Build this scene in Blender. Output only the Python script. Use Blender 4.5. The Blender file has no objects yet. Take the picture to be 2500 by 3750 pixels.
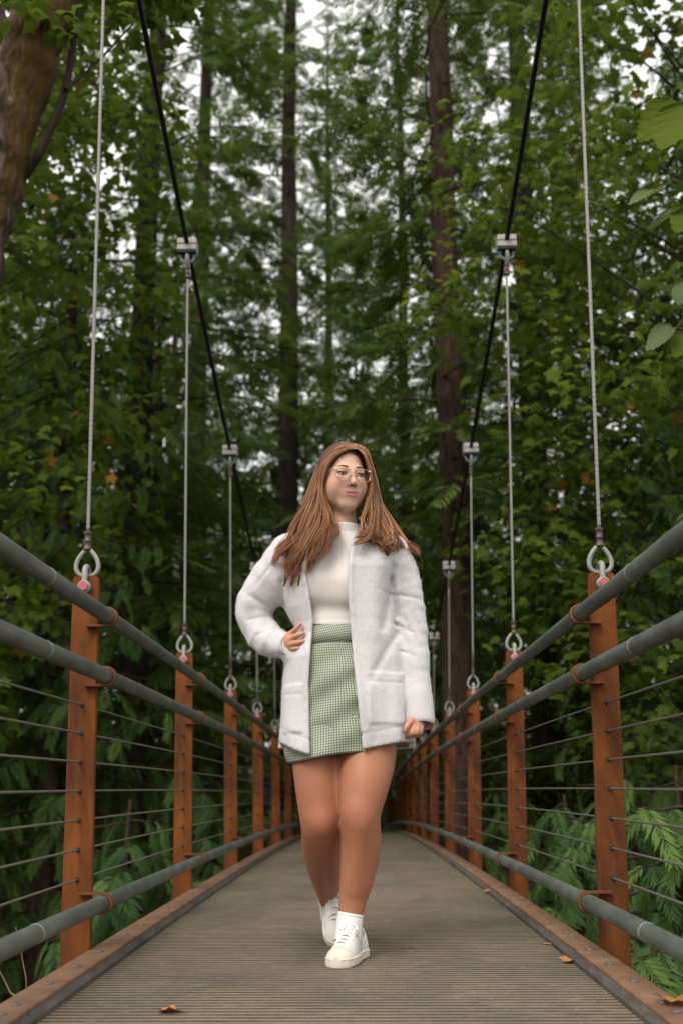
import bpy, math, random
import numpy as np
from mathutils import Matrix, Vector

# ------------------------------------------------------------------ camera
scene = bpy.context.scene
COL = scene.collection
PITCH, YAW, ROLL = 0.2388, 0.0143, -0.0042
CAM = np.array([0.0495, 0.0, 0.505])
FPX = 4198.2                       # focal length in photo pixels (2500 wide)
cd = bpy.data.cameras.new('camera')
cam = bpy.data.objects.new('camera', cd)
COL.objects.link(cam)
cam.matrix_world = (Matrix.Translation(Vector(CAM)) @ Matrix.Rotation(YAW, 4, 'Z')
                    @ Matrix.Rotation(math.pi / 2 + PITCH, 4, 'X') @ Matrix.Rotation(ROLL, 4, 'Z'))
cd.sensor_fit = 'HORIZONTAL'
cd.sensor_width = 24.0
cd.lens = FPX / 2500 * 24.0
cd.clip_start = 0.05
cd.clip_end = 2000
cd.dof.use_dof = True
cd.dof.focus_distance = 3.72
cd.dof.aperture_fstop = 2.8
cd.dof.aperture_blades = 0
scene.camera = cam

# ------------------------------------------------------------------ sky and sun (overcast)
SUN_EL, SUN_AZ = 48.0, 203.0       # degrees; azimuth clockwise from +Y (behind the camera, a little left)
world = bpy.data.worlds.new('World')
scene.world = world
world.use_nodes = True
wn, wl = world.node_tree.nodes, world.node_tree.links
wn.clear()
sky = wn.new('ShaderNodeTexSky')
sky.sky_type = 'NISHITA'
sky.sun_disc = False
sky.sun_elevation = math.radians(SUN_EL)
sky.sun_rotation = math.radians(SUN_AZ)
sky.air_density = 1.0
sky.dust_density = 4.0
tint = wn.new('ShaderNodeMixRGB')            # closed cloud cover over the clear sky
tint.inputs[0].default_value = 0.85
tint.inputs[2].default_value = (7.0, 6.8, 6.4, 1)
wl.new(sky.outputs[0], tint.inputs[1])
bg = wn.new('ShaderNodeBackground')
bg.inputs[1].default_value = 0.15
wl.new(tint.outputs[0], bg.inputs[0])
wo = wn.new('ShaderNodeOutputWorld')
wl.new(bg.outputs[0], wo.inputs[0])

sd = bpy.data.lights.new('sun', 'SUN')
sd.energy = 1.5
sd.angle = math.radians(30)
sd.color = (1.0, 0.96, 0.90)
sun = bpy.data.objects.new('sun', sd)
COL.objects.link(sun)
_az, _el = math.radians(SUN_AZ), math.radians(SUN_EL)
sun_dir = Vector((math.sin(_az) * math.cos(_el), math.cos(_az) * math.cos(_el), math.sin(_el)))
sun.rotation_euler = sun_dir.to_track_quat('Z', 'Y').to_euler()
sun.location = (0, 0, 30)

vs = scene.view_settings
vs.view_transform = 'Standard'
vs.look = 'None'
vs.exposure = 0.5
vs.gamma = 1.0
vs.use_curve_mapping = False
scene.cycles.max_bounces = 8
scene.cycles.diffuse_bounces = 4
scene.cycles.transmission_bounces = 4
scene.cycles.transparent_max_bounces = 6

# ------------------------------------------------------------------ helpers
def ray(x, y):
    """direction of a photo pixel given in 1568-wide display coordinates"""
    u, v = x * 2500 / 1568 - 1250, y * 2500 / 1568 - 1875
    c, s = math.cos(ROLL), math.sin(ROLL)
    u, v = u * c + v * s, -u * s + v * c
    X, F, U = u / FPX, 1.0, -v / FPX
    c, s = math.cos(PITCH), math.sin(PITCH)
    Y = F * c - U * s; Z = F * s + U * c
    c, s = math.cos(-YAW), math.sin(-YAW)
    return np.array([X * c + Y * s, -X * s + Y * c, Z])

def at(x, y, Y):
    """the point at distance Y along the bridge seen at display pixel (x, y)"""
    d = ray(x, y)
    return CAM + d * (Y / d[1])

def atz(x, y, Z):
    d = ray(x, y)
    return CAM + d * ((Z - CAM[2]) / d[2])

def bez(pts, n):
    """smooth curve through points (Catmull-Rom)"""
    P = np.array(pts, float)
    P = np.vstack([2 * P[0] - P[1], P, 2 * P[-1] - P[-2]])
    out = []
    for i in range(1, len(P) - 2):
        for t in np.linspace(0, 1, n, endpoint=False):
            p0, p1, p2, p3 = P[i - 1], P[i], P[i + 1], P[i + 2]
            out.append(0.5 * (2 * p1 + (p2 - p0) * t + (2 * p0 - 5 * p1 + 4 * p2 - p3) * t * t + (3 * p1 - p0 - 3 * p2 + p3) * t ** 3))
    out.append(P[-2])
    return np.array(out)

def link(name, data, parent=None):
    o = bpy.data.objects.new(name, data)
    COL.objects.link(o)
    if parent is not None:
        o.parent = parent
    return o

def empty(name, loc, label, cat, group=None):
    o = link(name, None)
    o.location = loc
    o.empty_display_size = 0.1
    return tag(o, label, cat, group)

def tag(o, label=None, cat=None, group=None, kind=None):
    if label: o['label'] = label
    if cat: o['category'] = cat
    if group: o['group'] = group
    if kind: o['kind'] = kind
    return o

def np_mesh(name, V, F, mat=None, smooth=False, attrs=None, uv=None):
    """V (n,3); F list/array of faces (all tris or all quads array, or list)"""
    me = bpy.data.meshes.new(name)
    V = np.asarray(V, dtype=np.float32)
    if isinstance(F, np.ndarray) and F.ndim == 2:
        k = F.shape[1]
        me.vertices.add(len(V)); me.vertices.foreach_set('co', V.ravel())
        me.loops.add(F.size); me.loops.foreach_set('vertex_index', F.astype(np.int32).ravel())
        me.polygons.add(len(F))
        me.polygons.foreach_set('loop_start', np.arange(0, F.size, k, dtype=np.int32))
        me.update(calc_edges=True)
    else:
        me.from_pydata([tuple(v) for v in V], [], [tuple(f) for f in F])
        me.update()
    if smooth:
        me.polygons.foreach_set('use_smooth', np.ones(len(me.polygons), dtype=bool))
    if attrs:
        for an, av in attrs.items():
            av = np.asarray(av, dtype=np.float32)
            if av.ndim == 1:
                a = me.attributes.new(an, 'FLOAT', 'POINT'); a.data.foreach_set('value', av)
            else:
                a = me.attributes.new(an, 'FLOAT_COLOR', 'POINT')
                c4 = np.ones((len(av), 4), np.float32); c4[:, :3] = av
                a.data.foreach_set('color', c4.ravel())
    if mat is not None:
        me.materials.append(mat)
    return me

class MB:
    """collects simple shapes into one mesh"""
    def __init__(s):
        s.V = []; s.F = []
    def add(s, V, F):
        b = len(s.V)
        s.V += [tuple(v) for v in V]
        s.F += [tuple(i + b for i in f) for f in F]
        return s
    def box(s, x0, x1, y0, y1, z0, z1):
        return s.add([(x, y, z) for z in (z0, z1) for y in (y0, y1) for x in (x0, x1)],
                     [(0, 2, 3, 1), (4, 5, 7, 6), (0, 1, 5, 4), (2, 6, 7, 3), (0, 4, 6, 2), (1, 3, 7, 5)])
    def bevbox(s, x0, x1, y0, y1, z0, z1, b):
        """box with its four Y-parallel... all edges chamfered by b"""
        V = []
        for sx, xa in ((-1, x0), (1, x1)):
            for sy, ya in ((-1, y0), (1, y1)):
                for sz, za in ((-1, z0), (1, z1)):
                    V += [(xa, ya - sy * b, za - sz * b), (xa - sx * b, ya, za - sz * b), (xa - sx * b, ya - sy * b, za)]
        def i(sx, sy, sz, k): return ((sx * 2 + sy) * 2 + sz) * 3 + k
        F = []
        for q in (0, 1):
            F.append((i(q,0,0,0), i(q,1,0,0), i(q,1,1,0), i(q,0,1,0)))
            F.append((i(0,q,0,1), i(1,q,0,1), i(1,q,1,1), i(0,q,1,1)))
            F.append((i(0,0,q,2), i(1,0,q,2), i(1,1,q,2), i(0,1,q,2)))
        for a in (0, 1):
            for c in (0, 1):
                F.append((i(a,c,0,0), i(a,c,1,0), i(a,c,1,1), i(a,c,0,1)))
                F.append((i(a,0,c,0), i(a,1,c,0), i(a,1,c,2), i(a,0,c,2)))
                F.append((i(0,a,c,1), i(1,a,c,1), i(1,a,c,2), i(0,a,c,2)))
                for d in (0, 1):
                    F.append((i(a,c,d,0), i(a,c,d,1), i(a,c,d,2)))
        b0 = len(s.V)
        cen = np.array([(x0 + x1) / 2, (y0 + y1) / 2, (z0 + z1) / 2])
        G = []
        for f in F:
            p = np.array([V[j] for j in f])
            n = np.cross(p[1] - p[0], p[2] - p[0])
            G.append(f if np.dot(n, p.mean(0) - cen) > 0 else f[::-1])
        return s.add(V, G)
    def tube(s, pts, rad, n=8, cap=True, lobes=0, lobe=0.0, twist=0.0):
        V, F = tube_vf(pts, rad, n, cap, lobes, lobe, twist)
        return s.add(V, F)
    def lathe(s, prof, base=(0, 0, 0), n=12, axis='Z'):
        """prof: list of (r, h)"""
        V = []; F = []
        for r, h in prof:
            for k in range(n):
                a = 2 * math.pi * k / n
                p = (r * math.cos(a), r * math.sin(a), h)
                if axis == 'Y': p = (p[0], p[2], -p[1])
                if axis == 'X': p = (p[2], p[0], p[1])
                V.append((p[0] + base[0], p[1] + base[1], p[2] + base[2]))
        for j in range(len(prof) - 1):
            for k in range(n):
                F.append((j * n + k, j * n + (k + 1) % n, (j + 1) * n + (k + 1) % n, (j + 1) * n + k))
        F.append(tuple(range(n - 1, -1, -1)))
        F.append(tuple(range((len(prof) - 1) * n, len(prof) * n)))
        return s.add(V, F)
    def mesh(s, name, mat, smooth=False):
        me = np_mesh(name, s.V, s.F, mat, smooth)
        return me
    def build(s, name, mat, parent=None, smooth=False):
        return link(name, s.mesh(name, mat, smooth), parent)

def frames(P):
    P = np.asarray(P, float)
    T = np.gradient(P, axis=0)
    T /= np.linalg.norm(T, axis=1)[:, None] + 1e-12
    up = np.array([0, 0, 1.0]) if abs(T[0, 2]) < 0.9 else np.array([1.0, 0, 0])
    N = np.zeros_like(P)
    n = up - T[0] * np.dot(up, T[0]); n /= np.linalg.norm(n)
    for i in range(len(P)):
        n = n - T[i] * np.dot(n, T[i]); n /= np.linalg.norm(n) + 1e-12
        N[i] = n
    return T, N, np.cross(T, N)

def tube_vf(pts, rad, n=8, cap=True, lobes=0, lobe=0.0, twist=0.0):
    P = np.asarray(pts, float); m = len(P)
    R = np.broadcast_to(np.asarray(rad, float), (m,))
    T, N, B = frames(P)
    a = np.arange(n) * 2 * math.pi / n
    L = np.concatenate([[0], np.cumsum(np.linalg.norm(np.diff(P, axis=0), axis=1))])
    ang = a[None, :] + (twist * L)[:, None]
    rr = R[:, None] * (1 + (lobe * np.cos(lobes * a))[None, :] if lobes else 1.0)
    rr = np.broadcast_to(rr, (m, n))
    V = P[:, None, :] + rr[..., None] * (np.cos(ang)[..., None] * N[:, None, :] + np.sin(ang)[..., None] * B[:, None, :])
    idx = np.arange(m * n).reshape(m, n)
    q = np.stack([idx[:-1], np.roll(idx, -1, 1)[:-1], np.roll(idx, -1, 1)[1:], idx[1:]], -1).reshape(-1, 4)
    F = [tuple(f) for f in q]
    if cap:
        F.append(tuple(idx[0][::-1])); F.append(tuple(idx[-1]))
    return V.reshape(-1, 3), F

# ------------------------------------------------------------------ materials
MATS = {}
def new_mat(name, base=(0.5, 0.5, 0.5), rough=0.6, metal=0.0, spec=0.5):
    m = bpy.data.materials.new(name); m.use_nodes = True
    b = m.node_tree.nodes['Principled BSDF']
    b.inputs['Base Color'].default_value = (*base, 1)
    b.inputs['Roughness'].default_value = rough
    b.inputs['Metallic'].default_value = metal
    b.inputs['Specular IOR Level'].default_value = spec
    MATS[name] = m
    return m, m.node_tree.nodes, m.node_tree.links, b

def ramp(N, L, fac, stops):
    r = N.new('ShaderNodeValToRGB')
    e = r.color_ramp.elements
    e[0].position, e[0].color = stops[0][0], (*stops[0][1], 1)
    e[1].position, e[1].color = stops[-1][0], (*stops[-1][1], 1)
    for p, c in stops[1:-1]:
        x = e.new(p); x.color = (*c, 1)
    L.new(fac, r.inputs[0])
    return r.outputs[0]

def noise(N, L, scale, detail=4, rough=0.55, vec=None, dist=0.0):
    n = N.new('ShaderNodeTexNoise')
    n.inputs['Scale'].default_value = scale
    n.inputs['Detail'].default_value = detail
    n.inputs['Roughness'].default_value = rough
    n.inputs['Distortion'].default_value = dist
    if vec is not None: L.new(vec, n.inputs['Vector'])
    return n.outputs['Fac']

def coords(N, L, kind='Object', scale=(1, 1, 1), rot=(0, 0, 0)):
    t = N.new('ShaderNodeTexCoord')
    m = N.new('ShaderNodeMapping')
    m.inputs['Scale'].default_value = scale
    m.inputs['Rotation'].default_value = rot
    L.new(t.outputs[kind], m.inputs['Vector'])
    return m.outputs[0]

def mix(N, L, fac, a, b, mode='MIX'):
    m = N.new('ShaderNodeMixRGB'); m.blend_type = mode
    for i, v in ((0, fac), (1, a), (2, b)):
        if isinstance(v, (int, float)): m.inputs[i].default_value = v
        elif isinstance(v, tuple): m.inputs[i].default_value = (*v, 1)
        else: L.new(v, m.inputs[i])
    return m.outputs[0]

def math_n(N, L, op, a, b=0.0, clamp=False):
    m = N.new('ShaderNodeMath'); m.operation = op; m.use_clamp = clamp
    for i, v in ((0, a), (1, b)):
        if isinstance(v, (int, float)): m.inputs[i].default_value = v
        else: L.new(v, m.inputs[i])
    return m.outputs[0]

def bump(N, L, b, h, strength=0.3, dist=0.01):
    n = N.new('ShaderNodeBump')
    n.inputs['Strength'].default_value = strength
    n.inputs['Distance'].default_value = dist
    L.new(h, n.inputs['Height']); L.new(n.outputs[0], b.inputs['Normal'])

def attr(N, name):
    a = N.new('ShaderNodeAttribute'); a.attribute_name = name
    return a

# weathering steel
def corten(name, c0, c1, c2):
    m, N, L, b = new_mat(name, rough=0.85, spec=0.25)
    v = coords(N, L, 'Object', (1, 1, 0.35))
    n1 = noise(N, L, 9, 6, 0.6, v)
    n2 = noise(N, L, 140, 3, 0.6)
    oi = N.new('ShaderNodeObjectInfo')
    c = ramp(N, L, n1, [(0.3, c0), (0.52, c1), (0.75, c2)])
    c = mix(N, L, 0.35, c, ramp(N, L, n2, [(0.3, (0.35, 0.35, 0.35)), (0.7, (1, 1, 1))]), 'MULTIPLY')
    if name == 'post_rust':                 # run-off stains below the wire holes
        n3 = noise(N, L, 1.0, 3, 0.6, coords(N, L, 'Object', (22, 22, 2.6)))
        c = mix(N, L, 0.5, c, ramp(N, L, n3, [(0.34, (0.42, 0.38, 0.36)), (0.60, (1, 1, 1))]), 'MULTIPLY')
    L.new(c, b.inputs['Base Color'])
    bump(N, L, b, n2, 0.25, 0.002)
    return m
corten('post_rust', (0.095, 0.032, 0.011), (0.195, 0.060, 0.012), (0.31, 0.100, 0.018))
corten('kerb_rust', (0.165, 0.095, 0.055), (0.235, 0.135, 0.075), (0.30, 0.185, 0.11))
corten('strap_rust', (0.11, 0.045, 0.025), (0.20, 0.075, 0.035), (0.27, 0.11, 0.05))

# galvanised rails: grey green, mottled
m, N, L, b = new_mat('galv_rail', rough=0.5, metal=0.12, spec=0.45)
v = coords(N, L, 'Object', (1, 0.3, 1))
n1 = noise(N, L, 14, 5, 0.6, v)
n2 = noise(N, L, 90, 3, 0.6)
c = ramp(N, L, n1, [(0.3, (0.065, 0.082, 0.070)), (0.55, (0.120, 0.138, 0.118)), (0.78, (0.21, 0.22, 0.19))])
L.new(mix(N, L, 0.3, c, ramp(N, L, n2, [(0.35, (0.5, 0.5, 0.5)), (0.65, (1, 1, 1))]), 'MULTIPLY'), b.inputs['Base Color'])
L.new(ramp(N, L, n1, [(0.3, (0.62,) * 3), (0.7, (0.42,) * 3)]), b.inputs['Roughness'])
bump(N, L, b, n2, 0.15, 0.002)

m, N, L, b = new_mat('galv_light', rough=0.55, metal=0.2, spec=0.4)
n2 = noise(N, L, 120, 4, 0.6)
L.new(ramp(N, L, n2, [(0.3, (0.21, 0.22, 0.20)), (0.7, (0.34, 0.35, 0.315))]), b.inputs['Base Color'])
bump(N, L, b, n2, 0.2, 0.002)

m, N, L, b = new_mat('wire_rope', rough=0.5, metal=0.5, spec=0.5)
n2 = noise(N, L, 60, 3, 0.6)
L.new(ramp(N, L, n2, [(0.3, (0.19, 0.185, 0.17)), (0.7, (0.33, 0.32, 0.295))]), b.inputs['Base Color'])

m, N, L, b = new_mat('infill_wire', rough=0.55, metal=0.5, spec=0.4)
w = N.new('ShaderNodeTexWave'); w.inputs['Scale'].default_value = 60; w.bands_direction = 'Y'
L.new(coords(N, L, 'Object'), w.inputs['Vector'])
L.new(ramp(N, L, w.outputs['Fac'], [(0.2, (0.13, 0.12, 0.10)), (0.8, (0.25, 0.235, 0.20))]), b.inputs['Base Color'])

new_mat('cable_black', (0.012, 0.010, 0.011), 0.55, 0.0, 0.35)
new_mat('ferrule_brown', (0.10, 0.065, 0.055), 0.45, 0.4, 0.5)
new_mat('pad_black', (0.015, 0.016, 0.018), 0.7)
new_mat('nut_teal', (0.10, 0.26, 0.30), 0.4, 0.5)
m, N, L, b = new_mat('bolt_pink', rough=0.6)
n2 = noise(N, L, 220, 3, 0.7)
L.new(ramp(N, L, n2, [(0.35, (0.36, 0.075, 0.085)), (0.6, (0.55, 0.13, 0.14))]), b.inputs['Base Color'])
m, N, L, b = new_mat('clamp_grey', rough=0.65, metal=0.2)
n2 = noise(N, L, 60, 3, 0.6)
L.new(ramp(N, L, n2, [(0.3, (0.30, 0.285, 0.265)), (0.7, (0.44, 0.42, 0.39))]), b.inputs['Base Color'])
m, N, L, b = new_mat('bolt_dark', (0.16, 0.15, 0.14), 0.5, 0.5)

# deck: ribbed boards, weathered brown grey with worn and stained areas
m, N, L, b = new_mat('deck', rough=0.85, spec=0.25)
tc = N.new('ShaderNodeNewGeometry')
mp = N.new('ShaderNodeMapping'); mp.inputs['Scale'].default_value = (1.6, 0.9, 1)
L.new(tc.outputs['Position'], mp.inputs['Vector'])
n1 = noise(N, L, 1.5, 5, 0.6, mp.outputs[0], 0.4)
mp2 = N.new('ShaderNodeMapping'); mp2.inputs['Scale'].default_value = (6, 60, 1)
L.new(tc.outputs['Position'], mp2.inputs['Vector'])
n2 = noise(N, L, 2.0, 5, 0.7, mp2.outputs[0])
n3 = noise(N, L, 260, 3, 0.7, tc.outputs['Position'])
c = ramp(N, L, n1, [(0.30, (0.195, 0.172, 0.138)), (0.5, (0.292, 0.236, 0.170)), (0.72, (0.37, 0.292, 0.200))])
c = mix(N, L, 0.45, c, ramp(N, L, n2, [(0.3, (0.45, 0.45, 0.45)), (0.7, (1, 1, 1))]), 'MULTIPLY')
c = mix(N, L, 0.35, c, ramp(N, L, n3, [(0.35, (0.4, 0.4, 0.4)), (0.65, (1, 1, 1))]), 'MULTIPLY')
oi = N.new('ShaderNodeObjectInfo')
c = mix(N, L, 0.35, c, ramp(N, L, oi.outputs['Random'], [(0, (0.72, 0.72, 0.74)), (1, (1, 1, 1))]), 'MULTIPLY')
L.new(c, b.inputs['Base Color'])
bump(N, L, b, n3, 0.5, 0.003)

m, N, L, b = new_mat('deck_groove', rough=0.95, spec=0.1)      # darker, patchy colour of the groove faces between the ribs
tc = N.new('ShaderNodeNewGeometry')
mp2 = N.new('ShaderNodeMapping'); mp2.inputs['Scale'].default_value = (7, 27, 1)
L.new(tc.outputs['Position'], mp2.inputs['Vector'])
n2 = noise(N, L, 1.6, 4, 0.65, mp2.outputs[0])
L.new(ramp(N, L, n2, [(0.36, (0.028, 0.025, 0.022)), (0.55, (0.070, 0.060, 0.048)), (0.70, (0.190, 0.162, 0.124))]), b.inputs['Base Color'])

m, N, L, b = new_mat('kerb_timber', rough=0.9, spec=0.2)
n1 = noise(N, L, 30, 4, 0.7, coords(N, L, 'Object', (1, 0.2, 1)))
L.new(ramp(N, L, n1, [(0.3, (0.055, 0.050, 0.045)), (0.7, (0.125, 0.112, 0.096))]), b.inputs['Base Color'])
bump(N, L, b, n1, 0.5, 0.004)
new_mat('girder', (0.10, 0.045, 0.025), 0.85)
# ------------------------------------------------------------------ the bridge
Y1, SP = 3.730, 2.185
NST = 14                                   # stations 0..14
def sy(k): return Y1 + SP * (k - 1)
def prof(Y):
    """camber of the deck at Y"""
    k = 1 + (np.asarray(Y, float) - Y1) / SP
    return -0.0045 * (k - 1.9) ** 2 + 0.0036
def cable_z(k): return 1.626 + 0.047 * (k - 8.3) ** 2
LEAN = 0.02
PX = 0.825
def lx(z): return PX + LEAN * z            # post plane leans out a little

bridge = empty('suspension_bridge', (0, 0, 0),
               'narrow suspension footbridge with rust brown posts, grey rails and a ribbed deck', 'bridge')
M = MATS

# deck panels: 34 ribs each, joints between the panels
PL, RIB = 1.27, 1.27 / 34
DW = 0.70
def deck_panel(y0, ripples):
    V = []; F = []
    nx = 2
    for r in range(34):
        a = y0 + 0.002 + r * (PL - 0.004) / 34; p = (PL - 0.004) / 34
        prof_y = [a, a + 0.16 * p, a + 0.19 * p, a + 0.81 * p, a + 0.84 * p]
        dz = [-0.018, -0.018, 0.0, 0.0, -0.018]
        for y, d in zip(prof_y, dz):
            z = float(prof(y)) + d
            V += [(-DW, y, z), (DW, y, z)]
    y = y0 + PL - 0.002
    V += [(-DW, y, float(prof(y)) - 0.018), (DW, y, float(prof(y)) - 0.018)]
    n = len(V) // 2
    for i in range(n - 1):
        F.append((2 * i, 2 * i + 1, 2 * i + 3, 2 * i + 2))
    # underside and ends
    b = len(V)
    V += [(-DW, y0 + 0.002, float(prof(y0)) - 0.05), (DW, y0 + 0.002, float(prof(y0)) - 0.05),
          (-DW, y, float(prof(y)) - 0.05), (DW, y, float(prof(y)) - 0.05)]
    F += [(b, b + 2, b + 3, b + 1), (0, b, b + 1, 1), (2 * n - 2, 2 * n - 1, b + 3, b + 2)]
    me = np_mesh('deck_panel', V, F, M['deck'])
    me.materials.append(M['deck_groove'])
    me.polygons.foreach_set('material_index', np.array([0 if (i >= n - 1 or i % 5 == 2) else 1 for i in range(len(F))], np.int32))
    return me
Y0DECK = 4.00 - 4 * PL
NP = 28
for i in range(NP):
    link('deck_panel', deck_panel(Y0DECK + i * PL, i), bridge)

# kerbs: a rusty plate on a dark timber, one length per panel, bolt heads on it
bolt_me = MB().lathe([(0.013, 0.0), (0.013, 0.002), (0.010, 0.0045), (0.004, 0.0055)], n=10).mesh('bolt_head', M['bolt_dark'], True)
def kerb_piece(sx, y0, y1, nm, xa, xb, za, zb, mat, cham=0.0):
    """long bar following the camber"""
    V = []; F = []
    ys = np.linspace(y0, y1, 6)
    if cham: sec = [(xb, za), (xb, zb), (xa + cham, zb), (xa, zb - cham), (xa, za)]
    else: sec = [(xb, za), (xb, zb - 0.002), (xb - 0.002, zb), (xa + 0.002, zb), (xa, zb - 0.002), (xa, za)]
    m = len(sec)
    for y in ys:
        for x, z in sec: V.append((sx * x, y, z + float(prof(y))))
    for j in range(len(ys) - 1):
        for k in range(m):
            f = (j * m + k, j * m + (k + 1) % m, (j + 1) * m + (k + 1) % m, (j + 1) * m + k)
            F.append(f if sx < 0 else f[::-1])
    F.append(tuple(range(m)) if sx > 0 else tuple(range(m))[::-1])
    F.append(tuple(range((len(ys) - 1) * m, len(ys) * m))[::-1] if sx > 0 else tuple(range((len(ys) - 1) * m, len(ys) * m)))
    return link(nm, np_mesh(nm, V, F, mat), bridge)
for sx in (-1, 1):
    for i in range(NP):
        y0 = Y0DECK + i * PL
        off = 0.03 if sx < 0 else 0.05
        t = kerb_piece(sx, y0 + off, y0 + off + PL - 0.004, 'kerb_timber', 0.684, 0.782, -0.006, 0.026, M['kerb_timber'], 0.014)
        p = kerb_piece(sx, y0 + off, y0 + off + PL - 0.004, 'kerb_plate', 0.701, 0.785, 0.0265, 0.034, M['kerb_rust'])
        if i < 12:
            for q in (0.05, 0.34, 0.63, 0.92, 1.21):
                yb = y0 + off + q
                o = link('bolt_head', bolt_me, p)
                o.location = (sx * 0.742, yb, 0.034 + float(prof(yb)))

# girders and cross beams under the deck
for sx in (-1, 1):
    ys = np.linspace(-1.0, sy(NST) + 1, 40)
    V = []; F = []
    for y in ys:
        z = float(prof(y))
        for x, dz in ((0.56, -0.30), (0.64, -0.30), (0.64, -0.055), (0.56, -0.055)):
            V.append((sx * x, y, z + dz))
    for j in range(len(ys) - 1):
        for k in range(4): F.append((j * 4 + k, j * 4 + (k + 1) % 4, (j + 1) * 4 + (k + 1) % 4, (j + 1) * 4 + k))
    link('girder', np_mesh('girder', V, F, M['girder']), bridge)

# posts with their brackets
def lean_pt(sx, x_in, z):                  # x measured at deck level, follows the lean
    return sx * (x_in + LEAN * z)
RAILS = [(1.060, 0.7455, 0.0240, -1), (0.867, 0.7455, 0.0240, -1), (0.171, 0.7415, 0.0240, 1)]
def post_mesh(sx):
    """flat plate facing along the bridge, slots where the wires pass"""
    mb = MB()
    V = []; F = []
    zs = [-0.42, 0.1, 0.3, 0.6, 0.9, 1.186, 1.198]
    hw = [0.0455, 0.0455, 0.045, 0.044, 0.0432, 0.0425, 0.0365]
    for z, w in zip(zs, hw):
        cx = sx * lx(z)
        for x, y in ((-w, -0.011), (-w + 0.003, -0.013), (w - 0.003, -0.013), (w, -0.011), (w, 0.013), (-w, 0.013)):
            V.append((cx + x, y, z))
    m = 6
    for j in range(len(zs) - 1):
        for k in range(m):
            F.append((j * m + k, j * m + (k + 1) % m, (j + 1) * m + (k + 1) % m, (j + 1) * m + k))
    F.append(tuple(range(m))[::-1]); F.append(tuple(range((len(zs) - 1) * m, len(zs) * m)))
    return np_mesh('post', V, F, M['post_rust'])
def hole_mesh():
    return MB().lathe([(0.0075, 0.0), (0.0085, 0.0015), (0.0055, 0.0025), (0.0045, 0.0022)], n=10, axis='Y').mesh('wire_hole', M['pad_black'])
def bracket_mesh(sx, zr, xr, tabside):
    """flat strap: a tab on the post face that curls round the rail"""
    mb = MB()
    cx = lean_pt(sx, xr, zr); xp = sx * lx(zr)
    ri, ro = 0.0255, 0.0325
    # arc from the tab round the inner side of the rail
    a0 = -90 if tabside < 0 else 90
    span = 235
    n = 16
    angs = [math.radians(a0 + (span * i / n) * (1 if tabside < 0 else -1)) for i in range(n + 1)]
    V = []; F = []
    for a in angs:
        for r in (ri, ro):
            for y in (-0.040, -0.014):
                V.append((cx - sx * r * math.cos(a), y, zr + r * math.sin(a)))
    for i in range(n):
        for p, q in ((0, 1), (1, 3), (3, 2), (2, 0)):
            f = (i * 4 + p, i * 4 + q, i * 4 + 4 + q, i * 4 + 4 + p)
            F.append(f)
    F += [(0, 1, 3, 2), (n * 4, n * 4 + 2, n * 4 + 3, n * 4 + 1)]
    mb.add(V, F)
    za = zr + tabside * ri; zb = zr + tabside * ro
    x0, x1 = sorted((cx, xp - sx * 0.010))
    mb.box(x0, x1, -0.040, -0.0135, min(za, zb), max(za, zb))
    return mb.mesh('rail_bracket', M['strap_rust'], False)
hex_me = MB().lathe([(0.0165, 0), (0.0165, 0.010), (0.0140, 0.0125)], n=6, axis='Y').mesh('hex_bolt', M['bolt_pink'])
post_me = {s: post_mesh(s) for s in (-1, 1)}
hole_me = hole_mesh()
brk_me = {(s, i): bracket_mesh(s, r[0], r[1], r[3]) for s in (-1, 1) for i, r in enumerate(RAILS)}
WZ = [0.777 - 0.0896 * j for j in range(7)]
def shackle_mesh(sx):
    mb = MB()
    zb = 1.160; xb = sx * lx(zb)
    h = 0.072
    # bow: over the thimble, straddling the plate along Y
    pts = [(xb, -0.031, zb)]
    pts += [(xb, -0.031, zb + 0.02), (xb, -0.029, zb + 0.045)]
    for a in range(0, 181, 20):
        ar = math.radians(a)
        pts.append((xb + sx * LEAN * h, -0.027 * math.cos(ar), zb + h - 0.022 + 0.022 * math.sin(ar)))
    pts += [(xb, 0.029, zb + 0.045), (xb, 0.031, zb)]
    mb.tube(pts, [0.0095] * len(pts), 10)
    mb.lathe([(0.0195, -0.041), (0.0215, -0.038), (0.0215, -0.020), (0.0195, -0.017)], (xb, 0, zb), 18, 'Y')
    mb.lathe([(0.0195, 0.017), (0.0215, 0.020), (0.0215, 0.038), (0.0195, 0.041)], (xb, 0, zb), 18, 'Y')
    return mb.mesh('shackle', M['galv_light'], True)
def thimble_pts(zlow, h, w):
    """teardrop loop seen from the front; open at its top"""
    P = []
    for t in np.linspace(0, 1, 29):
        a = 2 * math.pi * t                           # tip at the top, round at the bottom
        x = -math.sin(a) * abs(math.sin(a / 2)) ** 0.75 * w * 0.62
        z = zlow + h * (1 + math.cos(a)) / 2
        P.append((x, 0, z))
    return P
def thimble_mesh(sx):
    mb = MB()
    pts = thimble_pts(0, 0.090, 0.064)
    mb.tube([(p[0] + (0.005 if p[0] > 0 else -0.005) * 1, p[1], p[2]) for p in pts[1:-1]], 0.0078, 8)
    return mb.mesh('thimble', M['galv_light'], True)
shk_me = {s: shackle_mesh(s) for s in (-1, 1)}
thm_me = thimble_mesh(1)
slv_me = MB().lathe([(0.011, 0.0), (0.0150, 0.002), (0.0150, 0.007), (0.0115, 0.012), (0.0110, 0.031), (0.0122, 0.032),
                     (0.0122, 0.034), (0.0110, 0.035), (0.0110, 0.055), (0.0150, 0.060), (0.0145, 0.064), (0.008, 0.065)], n=14).mesh('sleeve', M['ferrule_brown'], True)
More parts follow.
